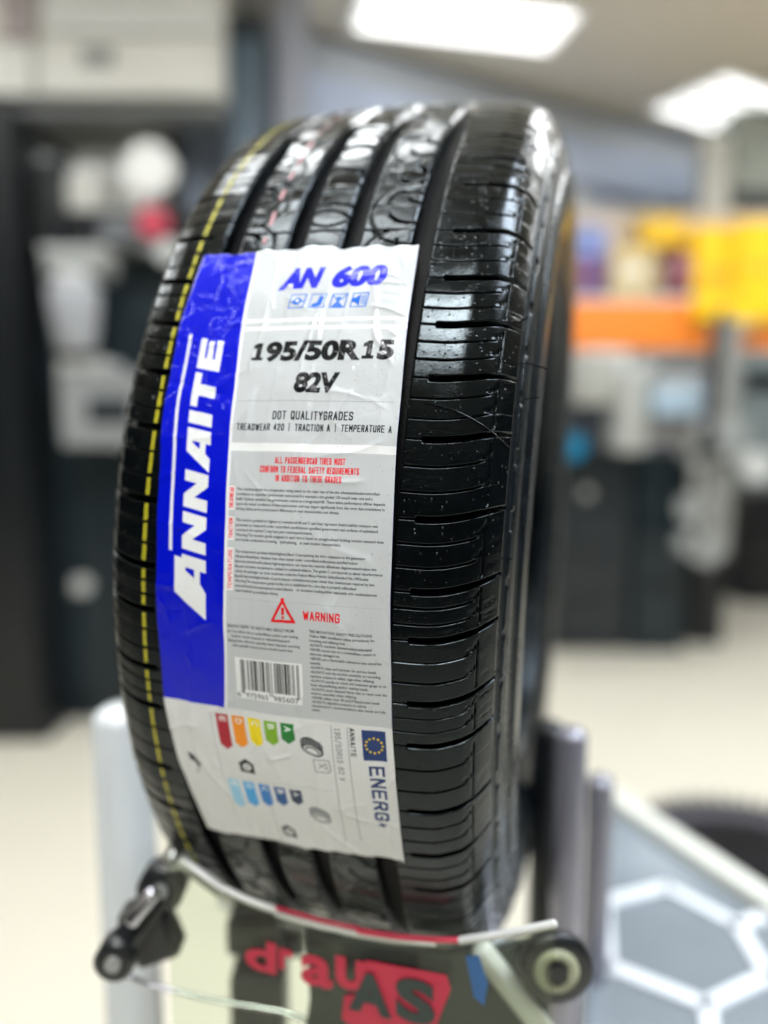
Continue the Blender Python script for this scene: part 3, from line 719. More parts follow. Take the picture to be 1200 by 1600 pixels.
def lamp_mat(name, c, e):
    m = M_LAMP.copy(); m.name = name; q = m.node_tree.nodes['Principled BSDF']; q.inputs['Emission Color'].default_value = (*c, 1); q.inputs['Emission Strength'].default_value = e; return m
M_LAMPS = lamp_mat('soft_ceiling_diffuser', (1, 1, .98), 1.1); M_LAMPC = lamp_mat('cool_ceiling_diffuser', (.80, .88, 1), 44.0); M_TUBE = lamp_mat('tube_glow', (1, 1, .98), 4.5); M_LAMPA = lamp_mat('strong_ceiling_diffuser', (.98, .99, 1), 100.0)
def slab(name, pts, thick, m, label=None):
    """closed slab: polygon pts (top face), extruded down by thick along its normal"""
    bm = bmesh.new(); vs = [bm.verts.new(p) for p in pts]; f = bm.faces.new(vs)
    bm.normal_update(); n = f.normal.copy()
    r = bmesh.ops.extrude_face_region(bm, geom=[f])
    bmesh.ops.translate(bm, vec=n*-thick, verts=[g for g in r['geom'] if isinstance(g, bmesh.types.BMVert)])
    o = link(name, bm_mesh(name, bm), m); o['kind'] = 'structure'; return o
slab('floor', [(-5, -4, 0), (8, -4, 0), (8, 9, 0), (-5, 9, 0)], .1, M_FLOOR)
CZ = 2.9
slab('ceiling', [(-5, -4, CZ+.1), (8, -4, CZ+.1), (8, 9, CZ+.1), (-5, 9, CZ+.1)], .1, M_CEIL)
def wall(name, x0, y0, x1, y1, m, z0=0, z1=CZ):
    bm = bmesh.new(); d = Vector((x1-x0, y1-y0, 0)); n = Vector((d.y, -d.x, 0)).normalized()
    c = Vector(((x0+x1)/2, (y0+y1)/2, (z0+z1)/2)) - n*.05
    add_box(bm, c, (d.length, .1, z1-z0), Matrix.Rotation(math.atan2(d.y, d.x), 3, 'Z'))
    return props(link(name, bm_mesh(name, bm), m), kind='structure')
wall('back_wall', -.85, 3.30, 3.2, 5.55, M_BWALL)
wall('left_wall', -5, 3.18, -.93, 3.18, M_CREAM)
wall('right_wall', 3.3, 5.5, 7.9, 5.5, M_WHITE)

def pxbox(x0, y0, x1, y1, Y, depth):
    """centre and size of a box whose front face fills that part of the photograph at distance Y"""
    a, b_ = at(x0, (y0+y1)/2, Y), at(x1, (y0+y1)/2, Y); zt, zb = at((x0+x1)/2, y0, Y).z, at((x0+x1)/2, y1, Y).z
    return Vector(((a.x+b_.x)/2, Y+depth/2, (zt+zb)/2)), Vector((b_.x-a.x, depth, zt-zb))
def part_box(name, parent, c, s, m, bev=.004, kind=None):
    bm = bmesh.new(); add_box(bm, Vector(c)-Vector(parent.location), s, bev=bev)
    o = link(name, bm_mesh(name, bm), m, parent)
    return o
def cabinet(name, x0, y0, x1, Y, depth, m, label, cat, n=4, knob=True, group=None, y1=None, knobs=None):
    c, s = pxbox(x0, y0, x1, y1 or 1000, Y, depth)
    zt = c.z+s.z/2; zb = (c.z-s.z/2) if y1 else 0.0; s.z = zt-zb; c.z = (zt+zb)/2
    root = empty(name, (c.x, c.y, zb), label, cat, group)
    part_box('carcass', root, c, s, m)
    for k in range(n):
        hh = (s.z-.04)/n
        dc = Vector((c.x, c.y-s.y/2-.010, zb+.02+hh*(k+.5)))
        part_box('drawer', root, dc, (s.x-.03, .018, hh-.012), m, .003)
    if knobs:
        for kx, ky in knobs:
            p = at(kx, ky, Y-.03)
            bm = bmesh.new(); add_cyl(bm, p-Vector(root.location)+Vector((0, .03, 0)), p-Vector(root.location), .020, .026); link('knob', bm_mesh('knob', bm), M_LGREY, root)
    return root

# --- left part of the background
r = empty('wall_cupboard', at(170, 150, 2.9), 'long cream wall cupboard with a small grey plate on its door, top left', 'cupboard')
c, s = pxbox(-260, -200, 345, 150, 2.9, .26); part_box('carcass', r, c, s, M_CREAM)
for x0, x1 in ((-260, 55), (60, 345)):
    c, s = pxbox(x0, -200, x1-5, 50, 2.87, .02); part_box('door', r, c, s, M_WHITE if x0 > 0 else M_CREAM)
    c, s = pxbox(x0, 56, x1-5, 148, 2.87, .02); part_box('door', r, c, s, M_CREAM)
c, s = pxbox(125, 72, 175, 98, 2.85, .02); part_box('grey_plate', r, c, s, M_GREY)
c, s = pxbox(0, -80, 48, 60, 2.85, .02); part_box('grey_poster', r, c, s, mat('grey_pink_print', (.40, .34, .34), .6))
c, s = pxbox(-260, 156, 350, 176, 2.93, .2); part_box('shadow_strip', r, c, s, M_GREY)  # grey strip stands for the shadow line under the cupboard
r = cabinet('tall_cabinet', -160, 165, 42, 2.55, .5, M_BLACK, 'tall black cabinet at the left edge of the room', 'cabinet', 3)
r = empty('work_counter', at(120, 520, 2.6), 'dark steel work counter along the left wall holding white tools', 'counter')
c, s = pxbox(42, 398, 420, 1120, 2.75, .35); c.z = (c.z+s.z/2)/2; s.z = c.z*2; part_box('base', r, c, s, M_DARK)
c, s = pxbox(40, 380, 425, 400, 2.68, .46); part_box('worktop', r, c, s, M_BLACK)
for k in range(3):
    c, s = pxbox(46+k*125, 470, 165+k*125, 1080, 2.725, .02); part_box('door', r, c, s, M_DARK)
p = at(127, 915, 2.68); bm = bmesh.new(); add_cyl(bm, p-Vector(r.location)+Vector((0, .03, 0)), p-Vector(r.location), .030, .036); link('knob', bm_mesh('knob', bm), M_LGREY, r)
def thing_box(name, x0, y0, x1, y1, Y, depth, m, label, cat, sub=None, bev=.01, group=None, parts=()):
    c, s = pxbox(x0, y0, x1, y1, Y, depth)
    r = empty(name, (c.x, c.y, c.z-s.z/2), label, cat, group)
    part_box(sub or 'body', r, c, s, m, bev)
    for (nm, a0, b0, a1, b1, dY, dd, mm_) in parts:
        c2, s2 = pxbox(a0, b0, a1, b1, Y-dY, dd); part_box(nm, r, c2, s2, mm_, min(s2)*.2)
    return r
def lathe_thing(name, x, ybase, Y, prof_px, m, label, cat, extra=()):
    """prof in metres, axis up"""
    p = at(x, ybase, Y); r = empty(name, p, label, cat)
    link('body', lathe_mesh('body', prof_px), m, r)
    for nm, pr, m2 in extra: link(nm, lathe_mesh(nm, pr), m2, r)
    return r
# white disc and machine shapes on the counter
p = at(232, 262, 2.62); r = empty('round_white_lamp', p, 'round white disc lamp standing on the dark counter', 'lamp')
bm = bmesh.new(); add_cyl(bm, (0, 0, 0), (0, .05, 0), .085, seg=40); link('disc', bm_mesh('disc', bm), M_WHITE, r)
bm = bmesh.new(); add_cyl(bm, (0, .03, -.07), (0, .03, -.26), .014); link('stem', bm_mesh('stem', bm), M_GREY, r)
bm = bmesh.new(); add_cyl(bm, (0, .03, -.26), (0, .03, -.275), .07); link('base', bm_mesh('base', bm), M_GREY, r)
thing_box('paper_stack', 90, 272, 150, 330, 2.68, .2, M_CREAM, 'cream box standing at the back of the dark counter', 'box', parts=(('lid', 86, 262, 154, 274, .01, .22, M_WHITE),))
thing_box('black_toolbox', 44, 258, 90, 385, 2.6, .25, M_BLACK, 'black toolbox standing beside the tall black cabinet', 'toolbox', parts=(('lid', 42, 250, 92, 262, .01, .26, M_DARK), ('handle', 56, 240, 78, 250, .0, .03, M_GREY)))
thing_box('black_machine', 100, 328, 340, 384, 2.62, .25, M_BLACK, 'low black machine with a painted grey highlight lying on the counter', 'machine', parts=(('grey_highlight', 155, 340, 215, 378, .02, .04, mat('highlight_grey', (.16, .17, .18), .4)),))  # the grey front piece is a highlight built in as colour
def puck(name, x, y, rad, Y, m, label, cat):
    p = at(x, y, Y); r = empty(name, p, label, cat)
    bm = bmesh.new(); add_cyl(bm, (0, 0, 0), (0, .03, 0), rad, seg=32); link('face', bm_mesh('face', bm), m, r)
    bm = bmesh.new(); add_cyl(bm, (0, .03, 0), (0, .06, 0), rad*.8, seg=32); link('back', bm_mesh('back', bm), M_BLACK, r)
    return r
puck('red_dial', 238, 346, .052, 2.58, M_PINK, 'small red round dial on the low black machine', 'dial')
puck('grey_dial', 262, 392, .040, 2.56, M_LGREY, 'small grey round dial below the red one at the counter edge', 'dial')
thing_box('grey_tray', 66, 390, 160, 428, 2.45, .14, M_GREY, 'flat grey tray at the front edge of the dark counter', 'tray', parts=(('rim', 62, 384, 164, 394, .003, .15, M_LGREY),))
lathe_thing('white_canister', 120, 548, 2.4, [(0, 0), (.055, 0), (.06, .02), (.075, .12), (.08, .19), (.06, .215), (0, .22)], mat('mid_grey_tin', (.34, .35, .37), .4), 'pale grey canister standing in front of the dark counter', 'canister', (('lid', [(0, .22), (.05, .22), (.05, .24), (0, .245)], M_WHITE),))
thing_box('white_frame_box', 92, 578, 212, 698, 2.42, .2, mat('off_white_case', (.26, .27, .27), .5), 'off-white square case with a dark window, below the canister', 'case', parts=(('dark_window', 136, 622, 205, 662, .006, .02, mat('dark_glass', (.03, .035, .04), .2)), ('top_tray', 90, 560, 160, 582, .002, .2, M_LGREY)))
# --- posts and wall pieces behind the tyre top
thing_box('dark_locker', 356, 20, 418, 420, 3.0, .25, M_DARK, 'dark blue-green locker beside the cream cupboard', 'locker', parts=(('door', 360, 60, 414, 400, .02, .02, mat('slate_blue_steel', (.06, .10, .14), .4)),))
thing_box('white_pillar', 430, -40, 478, 500, 3.15, .12, mat('pale_lilac_paint', (.44, .46, .54), .5), 'slim white pillar behind the top left of the tyre', 'pillar', parts=(('cap', 426, -60, 482, -38, .02, .16, M_WHITE),))
# glazed partition on the back wall
wd = Vector((4.05, 2.25, 0)); wl = wd.length; wdn = wd/wl; wn = Vector((wdn.y, -wdn.x, 0)); W0 = Vector((-.85, 3.30, 0)); WR = Matrix.Rotation(math.atan2(wd.y, wd.x), 3, 'Z')
part_r = empty('glazed_partition', W0+wn*.03, 'blue-grey glazed office partition behind the tyre with a blue header', 'partition')
def wbox(name, t0, t1, z0, z1, off, th, m, parent):
    c = W0 + wdn*((t0+t1)/2) + wn*(off+th/2); c.z = (z0+z1)/2
    bm = bmesh.new(); add_box(bm, c-Vector(parent.location), (t1-t0, th, z1-z0), WR, bev=.004); return link(name, bm_mesh(name, bm), m, parent)
M_PANE = mat('pale_blue_glass', (.66, .70, .80), .5, var=.1, bscale=2)
M_PANE2 = mat('grey_blue_glass', (.55, .60, .71), .5, var=.1, bscale=2)
for k in range(6):
    wbox('pane', .35+k*.62, .93+k*.62, 1.0, 2.42, .03, .012, M_PANE if k % 2 else M_PANE2, part_r)
    wbox('mullion', .30+k*.62, .35+k*.62, .1, 2.46, .03, .04, M_WHITE, part_r)
wbox('header', .3, 4.1, 2.47, 2.70, .03, .05, M_LBLUE, part_r)
wbox('cornice', .3, 4.1, 2.705, 2.86, .03, .03, mat('pale_grey_trim', (.48, .52, .58), .5), part_r)
wbox('lower_panel', .35, 4.1, .1, .98, .03, .03, M_WHITE, part_r)
# --- right part of the background
thing_box('white_post', 1098, 218, 1140, 420, 4.1, .12, mat('warm_white_paint', (.60, .60, .55), .5), 'white post by the yellow display on the right', 'post', parts=(('cap', 1094, 210, 1144, 222, .02, .16, M_WHITE),))
thing_box('green_grey_cupboard', 1148, 165, 1290, 345, 4.1, .3, mat('green_grey_laminate', (.25, .29, .25), .5), 'grey-green wall cupboard at the right edge', 'cupboard', parts=(('door', 1150, 170, 1230, 296, .02, .02, mat('green_grey_door', (.30, .33, .29), .5)), ('dark_rail', 1150, 300, 1290, 340, .03, .02, M_BLACK)))
sh = empty('display_shelf', at(1050, 560, 3.7), 'orange-fronted display shelf on the right full of bright cartons', 'shelf')
c, s = pxbox(872, 470, 1300, 545, 3.62, .03); part_box('orange_front', sh, c, s, M_ORANGE)
c, s = pxbox(872, 462, 1300, 472, 3.62, .40); part_box('board', sh, c, s, M_LGREY)
c, s = pxbox(872, 330, 1300, 470, 4.02, .02); part_box('back_panel', sh, c, s, mat('peach_board', (.66, .55, .42), .6))
c, s = pxbox(872, 545, 1300, 570, 3.64, .36); part_box('under_rail', sh, c, s, M_GREY)
for args in (('blue_packet', 888, 352, 950, 400, 3.72, .15, mat('lilac_blue_card', (.32, .34, .66), .5), 'lilac blue packet on top of the purple carton', 'packet', None),
             ('purple_carton', 884, 400, 948, 462, 3.70, .2, M_PURPLE, 'dark purple carton at the left end of the display shelf', 'carton', None),
             ('tan_carton', 954, 385, 1022, 462, 3.72, .2, M_TAN, 'tan carton between the purple carton and the maroon bottle', 'carton', None)):
    n_, a_, b_, c_, d_, Y_, dd_, m_, lb_, ct_, _ = args
    thing_box(n_, a_, b_, c_, d_, Y_, dd_, m_, lb_, ct_, parts=(('print_band', a_+12, (b_+d_)/2-8, c_-12, (b_+d_)/2+8, .004, .01, M_BLUE if 'blue' in n_ else M_MAROON if 'purple' in n_ else M_CREAM),))
lathe_thing('maroon_bottle', 1058, 462, 3.70, [(0, 0), (.062, 0), (.068, .02), (.068, .15), (.04, .19), (.022, .205), (.022, .23), (0, .232)], M_MAROON, 'maroon bottle beside the tall yellow cartons', 'bottle', (('cap', [(0, .23), (.027, .23), (.027, .262), (0, .265)], M_YELLOW),))
thing_box('yellow_packet', 1004, 338, 1070, 384, 3.9, .12, M_YELLOW, 'small yellow packet behind the maroon bottle', 'packet', parts=(('flap', 1002, 334, 1072, 342, .004, .13, M_TAN),))
thing_box('yellow_carton', 1084, 352, 1148, 462, 3.74, .2, M_YELLOW, 'tall yellow carton next to the maroon bottle', 'carton', parts=(('amber_band', 1100, 420, 1146, 440, .004, .01, mat('amber_print', (.75, .40, .02), .5)),), group=None)
thing_box('yellow_carton', 1152, 344, 1225, 462, 3.70, .2, M_YELLOW, 'taller yellow carton at the right edge of the display shelf', 'carton', parts=(('amber_band', 1160, 410, 1210, 426, .004, .01, mat('amber_print2', (.80, .45, .02), .5)),))
thing_box('orange_carton', 1086, 462, 1240, 500, 3.55, .06, M_YELLOW, 'wide yellow carton hanging over the orange shelf front', 'carton', parts=(('tab', 1160, 500, 1190, 512, .0, .03, M_TAN),))
# dark pole
p0, p1 = at(1130, 486, 3.0), at(1106, 700, 3.0)
r = empty('dark_pole', p1, 'slim dark pole leaning in front of the orange shelf', 'pole')
link('shaft', tube_mesh('shaft', [Vector((0, 0, 0)), (p0-p1)], .022), M_BLACK, r)
bm = bmesh.new(); add_cyl(bm, (0, 0, -.03), (0, 0, .03), .045); link('collar', bm_mesh('collar', bm), M_BLACK, r)
# machines under the shelf
lathe_thing('white_bucket', 932, 632, 3.3, [(0, 0), (.10, 0), (.125, .19), (.13, .2), (0, .2)], mat('bucket_plastic', (.62, .63, .60), .4), 'pale round bucket on the dark cabinet beside the tyre', 'bucket', (('lid', [(0, .2), (.138, .2), (.138, .225), (0, .23)], M_WHITE),))
thing_box('grey_machine', 968, 585, 1016, 706, 3.2, .2, mat('warm_grey_case', (.42, .42, .39), .4), 'upright warm grey machine on the dark cabinet', 'machine', parts=(('arm', 1010, 640, 1090, 690, .01, .1, mat('arm_grey', (.22, .21, .20), .4)), ('top_cap', 962, 570, 1022, 588, .01, .2, M_LGREY)))
thing_box('blue_cloth_bag', 1024, 598, 1100, 652, 3.1, .18, mat('pale_blue_cloth', (.36, .47, .56), .7), 'pale blue folded bag next to the grey machine', 'bag', bev=.03, parts=(('fold', 1030, 590, 1092, 602, .0, .15, M_LGREY),))
cabinet('drawer_cabinet', 868, 700, 985, 3.62, .5, mat('charcoal_steel', (.016, .022, .026), .35, var=.2, bscale=6), 'charcoal drawer cabinet with a round grey knob, nearest to the tyre', 'cabinet', 4, knobs=((917, 770),))
cabinet('drawer_cabinet', 990, 706, 1075, 3.60, .5, M_DARK, 'narrow dark teal cabinet right of the charcoal one', 'cabinet', 3)
cabinet('drawer_cabinet', 1080, 870, 1132, 3.72, .5, M_BLACK, 'low black cabinet under the grey machine stand', 'cabinet', 2)
cabinet('drawer_cabinet', 1160, 770, 1300, 4.6, .5, M_BLACK, 'black cabinet at the right edge of the room', 'cabinet', 3)
puck('blue_dial', 896, 698, .055, 3.4, mat('bright_blue_plastic', (0., .26, .50), .35), 'small bright blue disc close to the right side of the tyre', 'dial')
thing_box('slate_machine', 884, 640, 962, 700, 3.55, .2, mat('slate_case', (.06, .07, .09), .4), 'slate grey machine behind the blue disc', 'machine', parts=(('lid', 880, 630, 966, 642, .0, .2, M_BLACK),))
g = empty('equipment_stand', at(1125, 880, 3.3), 'grey metal equipment stand with round clamps on the right', 'stand')
c, s = pxbox(1108, 500, 1150, 870, 3.35, .06); part_box('post', g, c, s, mat('post_grey', (.26, .26, .24), .45))
c, s = pxbox(1072, 655, 1170, 720, 3.30, .10); part_box('shelf', g, c, s, M_GREY, .02)
for (x, y, rr) in ((1080, 795, .055), (1105, 858, .075), (1076, 850, .05), (1185, 728, .07)):
    p = at(x, y, 3.22); bm = bmesh.new(); q = p-Vector(g.location); add_cyl(bm, q, q+Vector((0, .05, 0)), rr, seg=32); link('round_clamp', bm_mesh('round_clamp', bm), M_GREY if x != 1185 else M_LGREY, g)
c, s = pxbox(1150, 545, 1260, 760, 3.5, .2); part_box('motor_housing', g, c, s, mat('housing', (.16, .19, .19), .4), .02)
c, s = pxbox(1165, 580, 1260, 608, 3.48, .02); part_box('black_slot', g, c, s, M_BLACK)
# black tyre lying flat on the floor at right
p = onz(1192, 1352, .235); p.z = 0
M_OLD = mat('dusty_dark_rubber', (.030, .028, .036), .6, bump=.8, bscale=60, var=.8)
r = empty('lying_tyre', p, 'dark dusty tyre lying flat on the cream floor at the right edge', 'tyre')
link('body', lathe_mesh('body', [(.195, .03), (.20, .012), (.25, .003), (.29, .022), (.308, .05), (.312, .12), (.308, .19), (.29, .222), (.25, .238), (.205, .228), (.195, .212), (.215, .18), (.225, .12), (.215, .06), (.195, .03)], 64), M_OLD, r)
bm = bmesh.new(); add_box(bm, (.314, 0, .08), (.012, .022, .055), Matrix.Rotation(R(18), 3, 'X'), bev=.003); add_box(bm, (.314, .006, .165), (.012, .022, .055), Matrix.Rotation(R(-18), 3, 'X'), bev=.003)
lm = bm_mesh('tread_lug', bm)
bm = bmesh.new(); add_box(bm, (.262, 0, .238), (.055, .012, .006), bev=.002); rm_ = bm_mesh('sidewall_rib', bm)
for k in range(54):
    o = link('tread_lug', lm, M_OLD, r); o.rotation_euler = (0, 0, k*2*pi/54)
    o = link('sidewall_rib', rm_, M_OLD, r); o.rotation_euler = (0, 0, (k+.5)*2*pi/54)

# ================================================================ CEILING LIGHTS
def ceiling_light(cx, cy, lx, ly, rz, label, m=None):
    r = empty('ceiling_light', (cx, cy, CZ), label, 'light', 'ceiling light panels'); r.rotation_euler = (0, 0, rz)
    bm = bmesh.new(); add_box(bm, (0, 0, -.022), (lx, ly, .012)); link('diffuser', bm_mesh('diffuser', bm), m or M_LAMP, r)
    if m is M_LAMPS:
        for k in range(4):
            yy = (k-1.5)*ly/4; link('tube', tube_mesh('tube', [Vector((-lx*.46, yy, -.038)), Vector((lx*.46, yy, -.038))], .009, 10), M_TUBE, r)
    for (x, y, sx, sy) in ((0, ly/2+.012, lx+.05, .02), (0, -ly/2-.012, lx+.05, .02), (lx/2+.012, 0, .02, ly), (-lx/2-.012, 0, .02, ly)):
        bm = bmesh.new(); add_box(bm, (x, y, -.016), (sx, sy, .03)); link('frame', bm_mesh('frame', bm), M_WHITE, r)
    return r
ceiling_light(.35, 3.42, .95, .34, R(12), 'bright ceiling panel nearest to the top of the tyre', M_LAMPS)
ceiling_light(2.15, 4.45, 1.3, .50, R(30), 'bright ceiling panel at the upper right corner', M_LAMPS)
ceiling_light(-.18, -.82, .66, .44, 0, 'small ceiling panel out of frame just behind the camera', M_LAMPA)
ceiling_light(-.60, .30, .62, .40, 0, 'small ceiling panel out of frame above the tyre, to its left')
ceiling_light(-.45, 1.28, .90, .30, 0, 'narrow ceiling panel out of frame beyond the tyre')
ceiling_light(1.50, .38, 1.6, .66, 0, 'wide cool ceiling panel out of frame above the glass table', M_LAMPC)
for x, y, tx in ((-2.3, 1.7, 'added fill panel, unseen, above the cream cupboard'), (1.5, 2.45, 'added fill panel, unseen, above the floor beyond the table'),
                 (3.2, 2.9, 'added fill panel, unseen, in front of the orange shelf')):
    ceiling_light(x, y, 1.2, .4, 0, tx)  # these three panels are added to brighten the background
# ================================================================ THE DISPLAY STAND
st = empty('tyre_display_stand', (0.03, .5, 0), 'tyre display stand with steel tubes and a clear red-lettered front panel', 'stand')
SO = Vector(st.location)
def sp(x, y, Y): return at(x, y, Y)-SO
M_WTUBE = mat('satin_white_tube', (.66, .70, .72), .16, var=.05, bscale=20, coat=.5)
tp = sp(190, 1124, .50); link('tube', tube_mesh('tube', [tp, Vector((tp.x, tp.y, -.0+.02))], .0205, 28), M_WTUBE, st)
def post(x0, y0, Y, rad, m):
    t_ = sp(x0, y0, Y); link('post', tube_mesh('post', [t_, Vector((t_.x, t_.y, .02))], rad, 28), m, st)
M_POST = mat('satin_grey_steel', (.30, .30, .35), .22, .5, var=.04, bscale=30)
post(893, 1150, .50, .0112, M_POST); post(938, 1222, .60, .0118, M_POST); post(858, 1140, .56, .0135, M_BLACK)
# cradle rods under the tyre and base plate
for dy, dz in ((-.13, 0), (.13, 0)):
    cpt = Vector((.0321, .5745, 1.0719)); ax = Vector((.9617, -.2716, -.0379))
    low = cpt + Vector((.2657*dy*0+.0, 0, 0)) + Vector((.2657, .957, -.116))*dy + Vector((0, 0, -1))*math.sqrt((.288+.0125)**2-dy*dy)*.993
    link('cradle_rod', tube_mesh('cradle_rod', [low-ax*.11-SO, low+ax*.105-SO], .0115, 20), M_CHROME, st)
for (x0_, y0_, x1_, y1_, Y_) in ((352, 1442, 434, 1498, .43), (358, 1530, 444, 1640, .42), (478, 1478, 836, 1660, .46), (434, 1452, 478, 1500, .47)):  # added dark blocks imitate the tyre and reflections seen through the panel
    if x0_ == 478: continue
    c, s = pxbox(x0_, y0_, x1_, y1_, Y_, .03); bm = bmesh.new(); add_box(bm, c-SO, s, bev=.004); link('dark_reflection_block', bm_mesh('dark_reflection_block', bm), M_BLACK, st)
bm = bmesh.new(); add_box(bm, Vector((.03, .58, .012))-SO, (.50, .46, .024), bev=.006); link('base_plate', bm_mesh('base_plate', bm), M_BLACK, st)
# clear front panel: vertical sheet with a dipping top edge
def glass(name, tint, gl, rough=.03):
    m = bpy.data.materials.new(name); m.use_nodes = True; nt = m.node_tree; N = nt.nodes; L = nt.links; N.remove(N['Principled BSDF'])
    t_ = N.new('ShaderNodeBsdfTransparent'); t_.inputs[0].default_value = (*tint, 1); g_ = N.new('ShaderNodeBsdfGlossy'); g_.inputs['Roughness'].default_value = rough
    mx = N.new('ShaderNodeMixShader'); mx.inputs[0].default_value = gl
    L.new(t_.outputs[0], mx.inputs[1]); L.new(g_.outputs[0], mx.inputs[2]); L.new(mx.outputs[0], N['Material Output'].inputs[0]); return m
M_CLEAR = glass('clear_acrylic', (.88, .91, .85), .035)
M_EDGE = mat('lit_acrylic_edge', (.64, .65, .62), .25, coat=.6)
M_REDP = mat('red_lettering', (.50, .012, .05), .45)
def PY(x): return .352-.00008*(x-285)                             # distance of the sheet along its length
edge = [(258, 1322), (290, 1352), (340, 1389), (390, 1412), (430, 1426), (500, 1446), (560, 1459), (620, 1468), (680, 1473), (720, 1474), (770, 1467), (820, 1458), (868, 1448)]
top = [at(x, y, PY(x)) for x, y in edge]
bm = bmesh.new(); TH = Vector((0, .004, 0))
rows_ = []
for p in top:
    q = Vector((p.x, p.y, .86)); q.z = .74
    rows_.append([bm.verts.new(v_-SO) for v_ in (p, q, q+TH, p+TH)])
for a_, b_ in zip(rows_, rows_[1:]):
    for k in (0, 1, 2): bm.faces.new((a_[k], a_[k+1], b_[k+1], b_[k]))
bm.faces.new(rows_[0]); bm.faces.new(rows_[-1][::-1])
link('clear_panel', bm_mesh('clear_panel', bm), M_CLEAR, st)
def seg_tube(name, idx, r_, m, dz=.0):
    return link(name, tube_mesh(name, [top[k]-SO+Vector((0, .002, dz)) for k in idx], r_, 12), m, st)
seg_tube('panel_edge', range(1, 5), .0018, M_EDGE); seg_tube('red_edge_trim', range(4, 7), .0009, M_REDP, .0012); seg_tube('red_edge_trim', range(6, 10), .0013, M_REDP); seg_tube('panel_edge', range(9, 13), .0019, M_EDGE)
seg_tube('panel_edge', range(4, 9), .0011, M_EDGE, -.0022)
bm = bmesh.new(); bm.faces.new([bm.verts.new(at(x, y, .349)-SO) for x, y in ((478, 1450), (540, 1470), (620, 1484), (700, 1490), (780, 1484), (838, 1470), (860, 1560), (842, 1660), (470, 1660), (484, 1560))])
r_ = bmesh.ops.extrude_face_region(bm, geom=list(bm.faces)); bmesh.ops.translate(bm, vec=(0, .004, 0), verts=[g_ for g_ in r_['geom'] if isinstance(g_, bmesh.types.BMVert)])
link('dark_reflection_plate', bm_mesh('dark_reflection_plate', bm), mat('dark_reflection_tint', (.018, .028, .028), .10, var=.9, bscale=30), st)  # added dark sheet imitating the tyre and reflections in the panel
# lettering on the panel: solid letters, each its own piece, placed on the face of the sheet
def panel_text(ch, x0, y0, x1, y1, m, lift, off=.03, slant=14):
    """one letter whose box on the sheet runs from (x0,y0) to (x1,y1), rising baseline handled by the slant"""
    t_ = glyph_tris(ch, off, 4).reshape(-1, 2)
    mn, mx_ = t_.min(0), t_.max(0); n = (t_-mn)/(mx_-mn)
    bm = bmesh.new(); sl_ = math.tan(R(slant))
    vs = []
    for a_, b_ in n:
        x = x0+(x1-x0)*a_; y = y1-(y1-y0)*b_+sl_*(x-x0)
        vs.append(bm.verts.new(at(x, y, PY(x)-lift)-SO))
    for k in range(0, len(vs), 3):
        bm.faces.new(vs[k:k+3])
    bmesh.ops.remove_doubles(bm, verts=bm.verts, dist=1e-6)
    r_ = bmesh.ops.extrude_face_region(bm, geom=list(bm.faces)); bmesh.ops.translate(bm, vec=(0, -.0006, 0), verts=[g_ for g_ in r_['geom'] if isinstance(g_, bmesh.types.BMVert)])
    return link('letter', bm_mesh('letter', bm), m, st)
M_DKP = mat('dark_green_lettering', (.012, .028, .026), .4)
panel_text('d', 383, 1463, 432, 1510, M_REDP, .0006); panel_text('r', 436, 1480, 458, 1512, M_REDP, .0006)
panel_text('a', 470, 1488, 520, 1534, M_REDP, .0006); panel_text('u', 524, 1492, 572, 1540, M_REDP, .0006)
def pquad(name, pts, lift, m):
    bm = bmesh.new(); vs = [bm.verts.new(at(x, y, PY(x)-lift)-SO) for x, y in pts]; bm.faces.new(vs)
    r_ = bmesh.ops.extrude_face_region(bm, geom=list(bm.faces)); bmesh.ops.translate(bm, vec=(0, -.0006, 0), verts=[g_ for g_ in r_['geom'] if isinstance(g_, bmesh.types.BMVert)])
    return link(name, bm_mesh(name, bm), m, st)
pquad('red_field', [(572, 1500), (698, 1524), (704, 1545), (678, 1610), (660, 1660), (570, 1620), (534, 1590), (538, 1556), (566, 1552)], .0008, M_REDP)
panel_text('A', 545, 1512, 612, 1575, M_DKP, .0018, .05); panel_text('S', 618, 1522, 680, 1590, M_DKP, .0018, .05)
pquad('blue_reflection', [(728, 1494), (748, 1492), (762, 1535), (756, 1570), (740, 1556)], .0008, mat('blue_reflection', (.01, .10, .30), .4))  # blue reflection in the panel, laid on as a coloured patch
# diagonal clear strut behind the sheet
link('strut', tube_mesh('strut', [sp(752, 1484, .345), sp(872, 1640, .345)], .006, 14), M_EDGE, st)
link('cross_rod', tube_mesh('cross_rod', [sp(176, 1516, .37), sp(230, 1538, .365), sp(330, 1562, .36), sp(440, 1580, .355), sp(520, 1610, .35)], .0012, 10), M_CHROME, st)
# right bolt with washer
def ring(name, c, r0, r1, d, m, parent, y=1):
    pr = [(r0, 0), (r1-.0006, 0), (r1, .0006), (r1, d), (r0, d), (r0, 0)]
    me_ = lathe_mesh(name, pr, 36); o = link(name, me_, m, parent); o.location = c; o.rotation_euler = (pi/2, 0, 0); return o
c = sp(865, 1503, .345)
ring('washer', c, .0088, .0185, .006, M_BLACK, st); ring('pale_washer', c+Vector((0, -.0005, 0)), .0052, .0115, .007, mat('olive_nylon', (.36, .38, .26), .35), st)
bm = bmesh.new(); add_cyl(bm, c+Vector((0, .012, 0)), c+Vector((0, -.010, 0)), .0056, seg=6); link('bolt', bm_mesh('bolt', bm), M_BLACK, st)
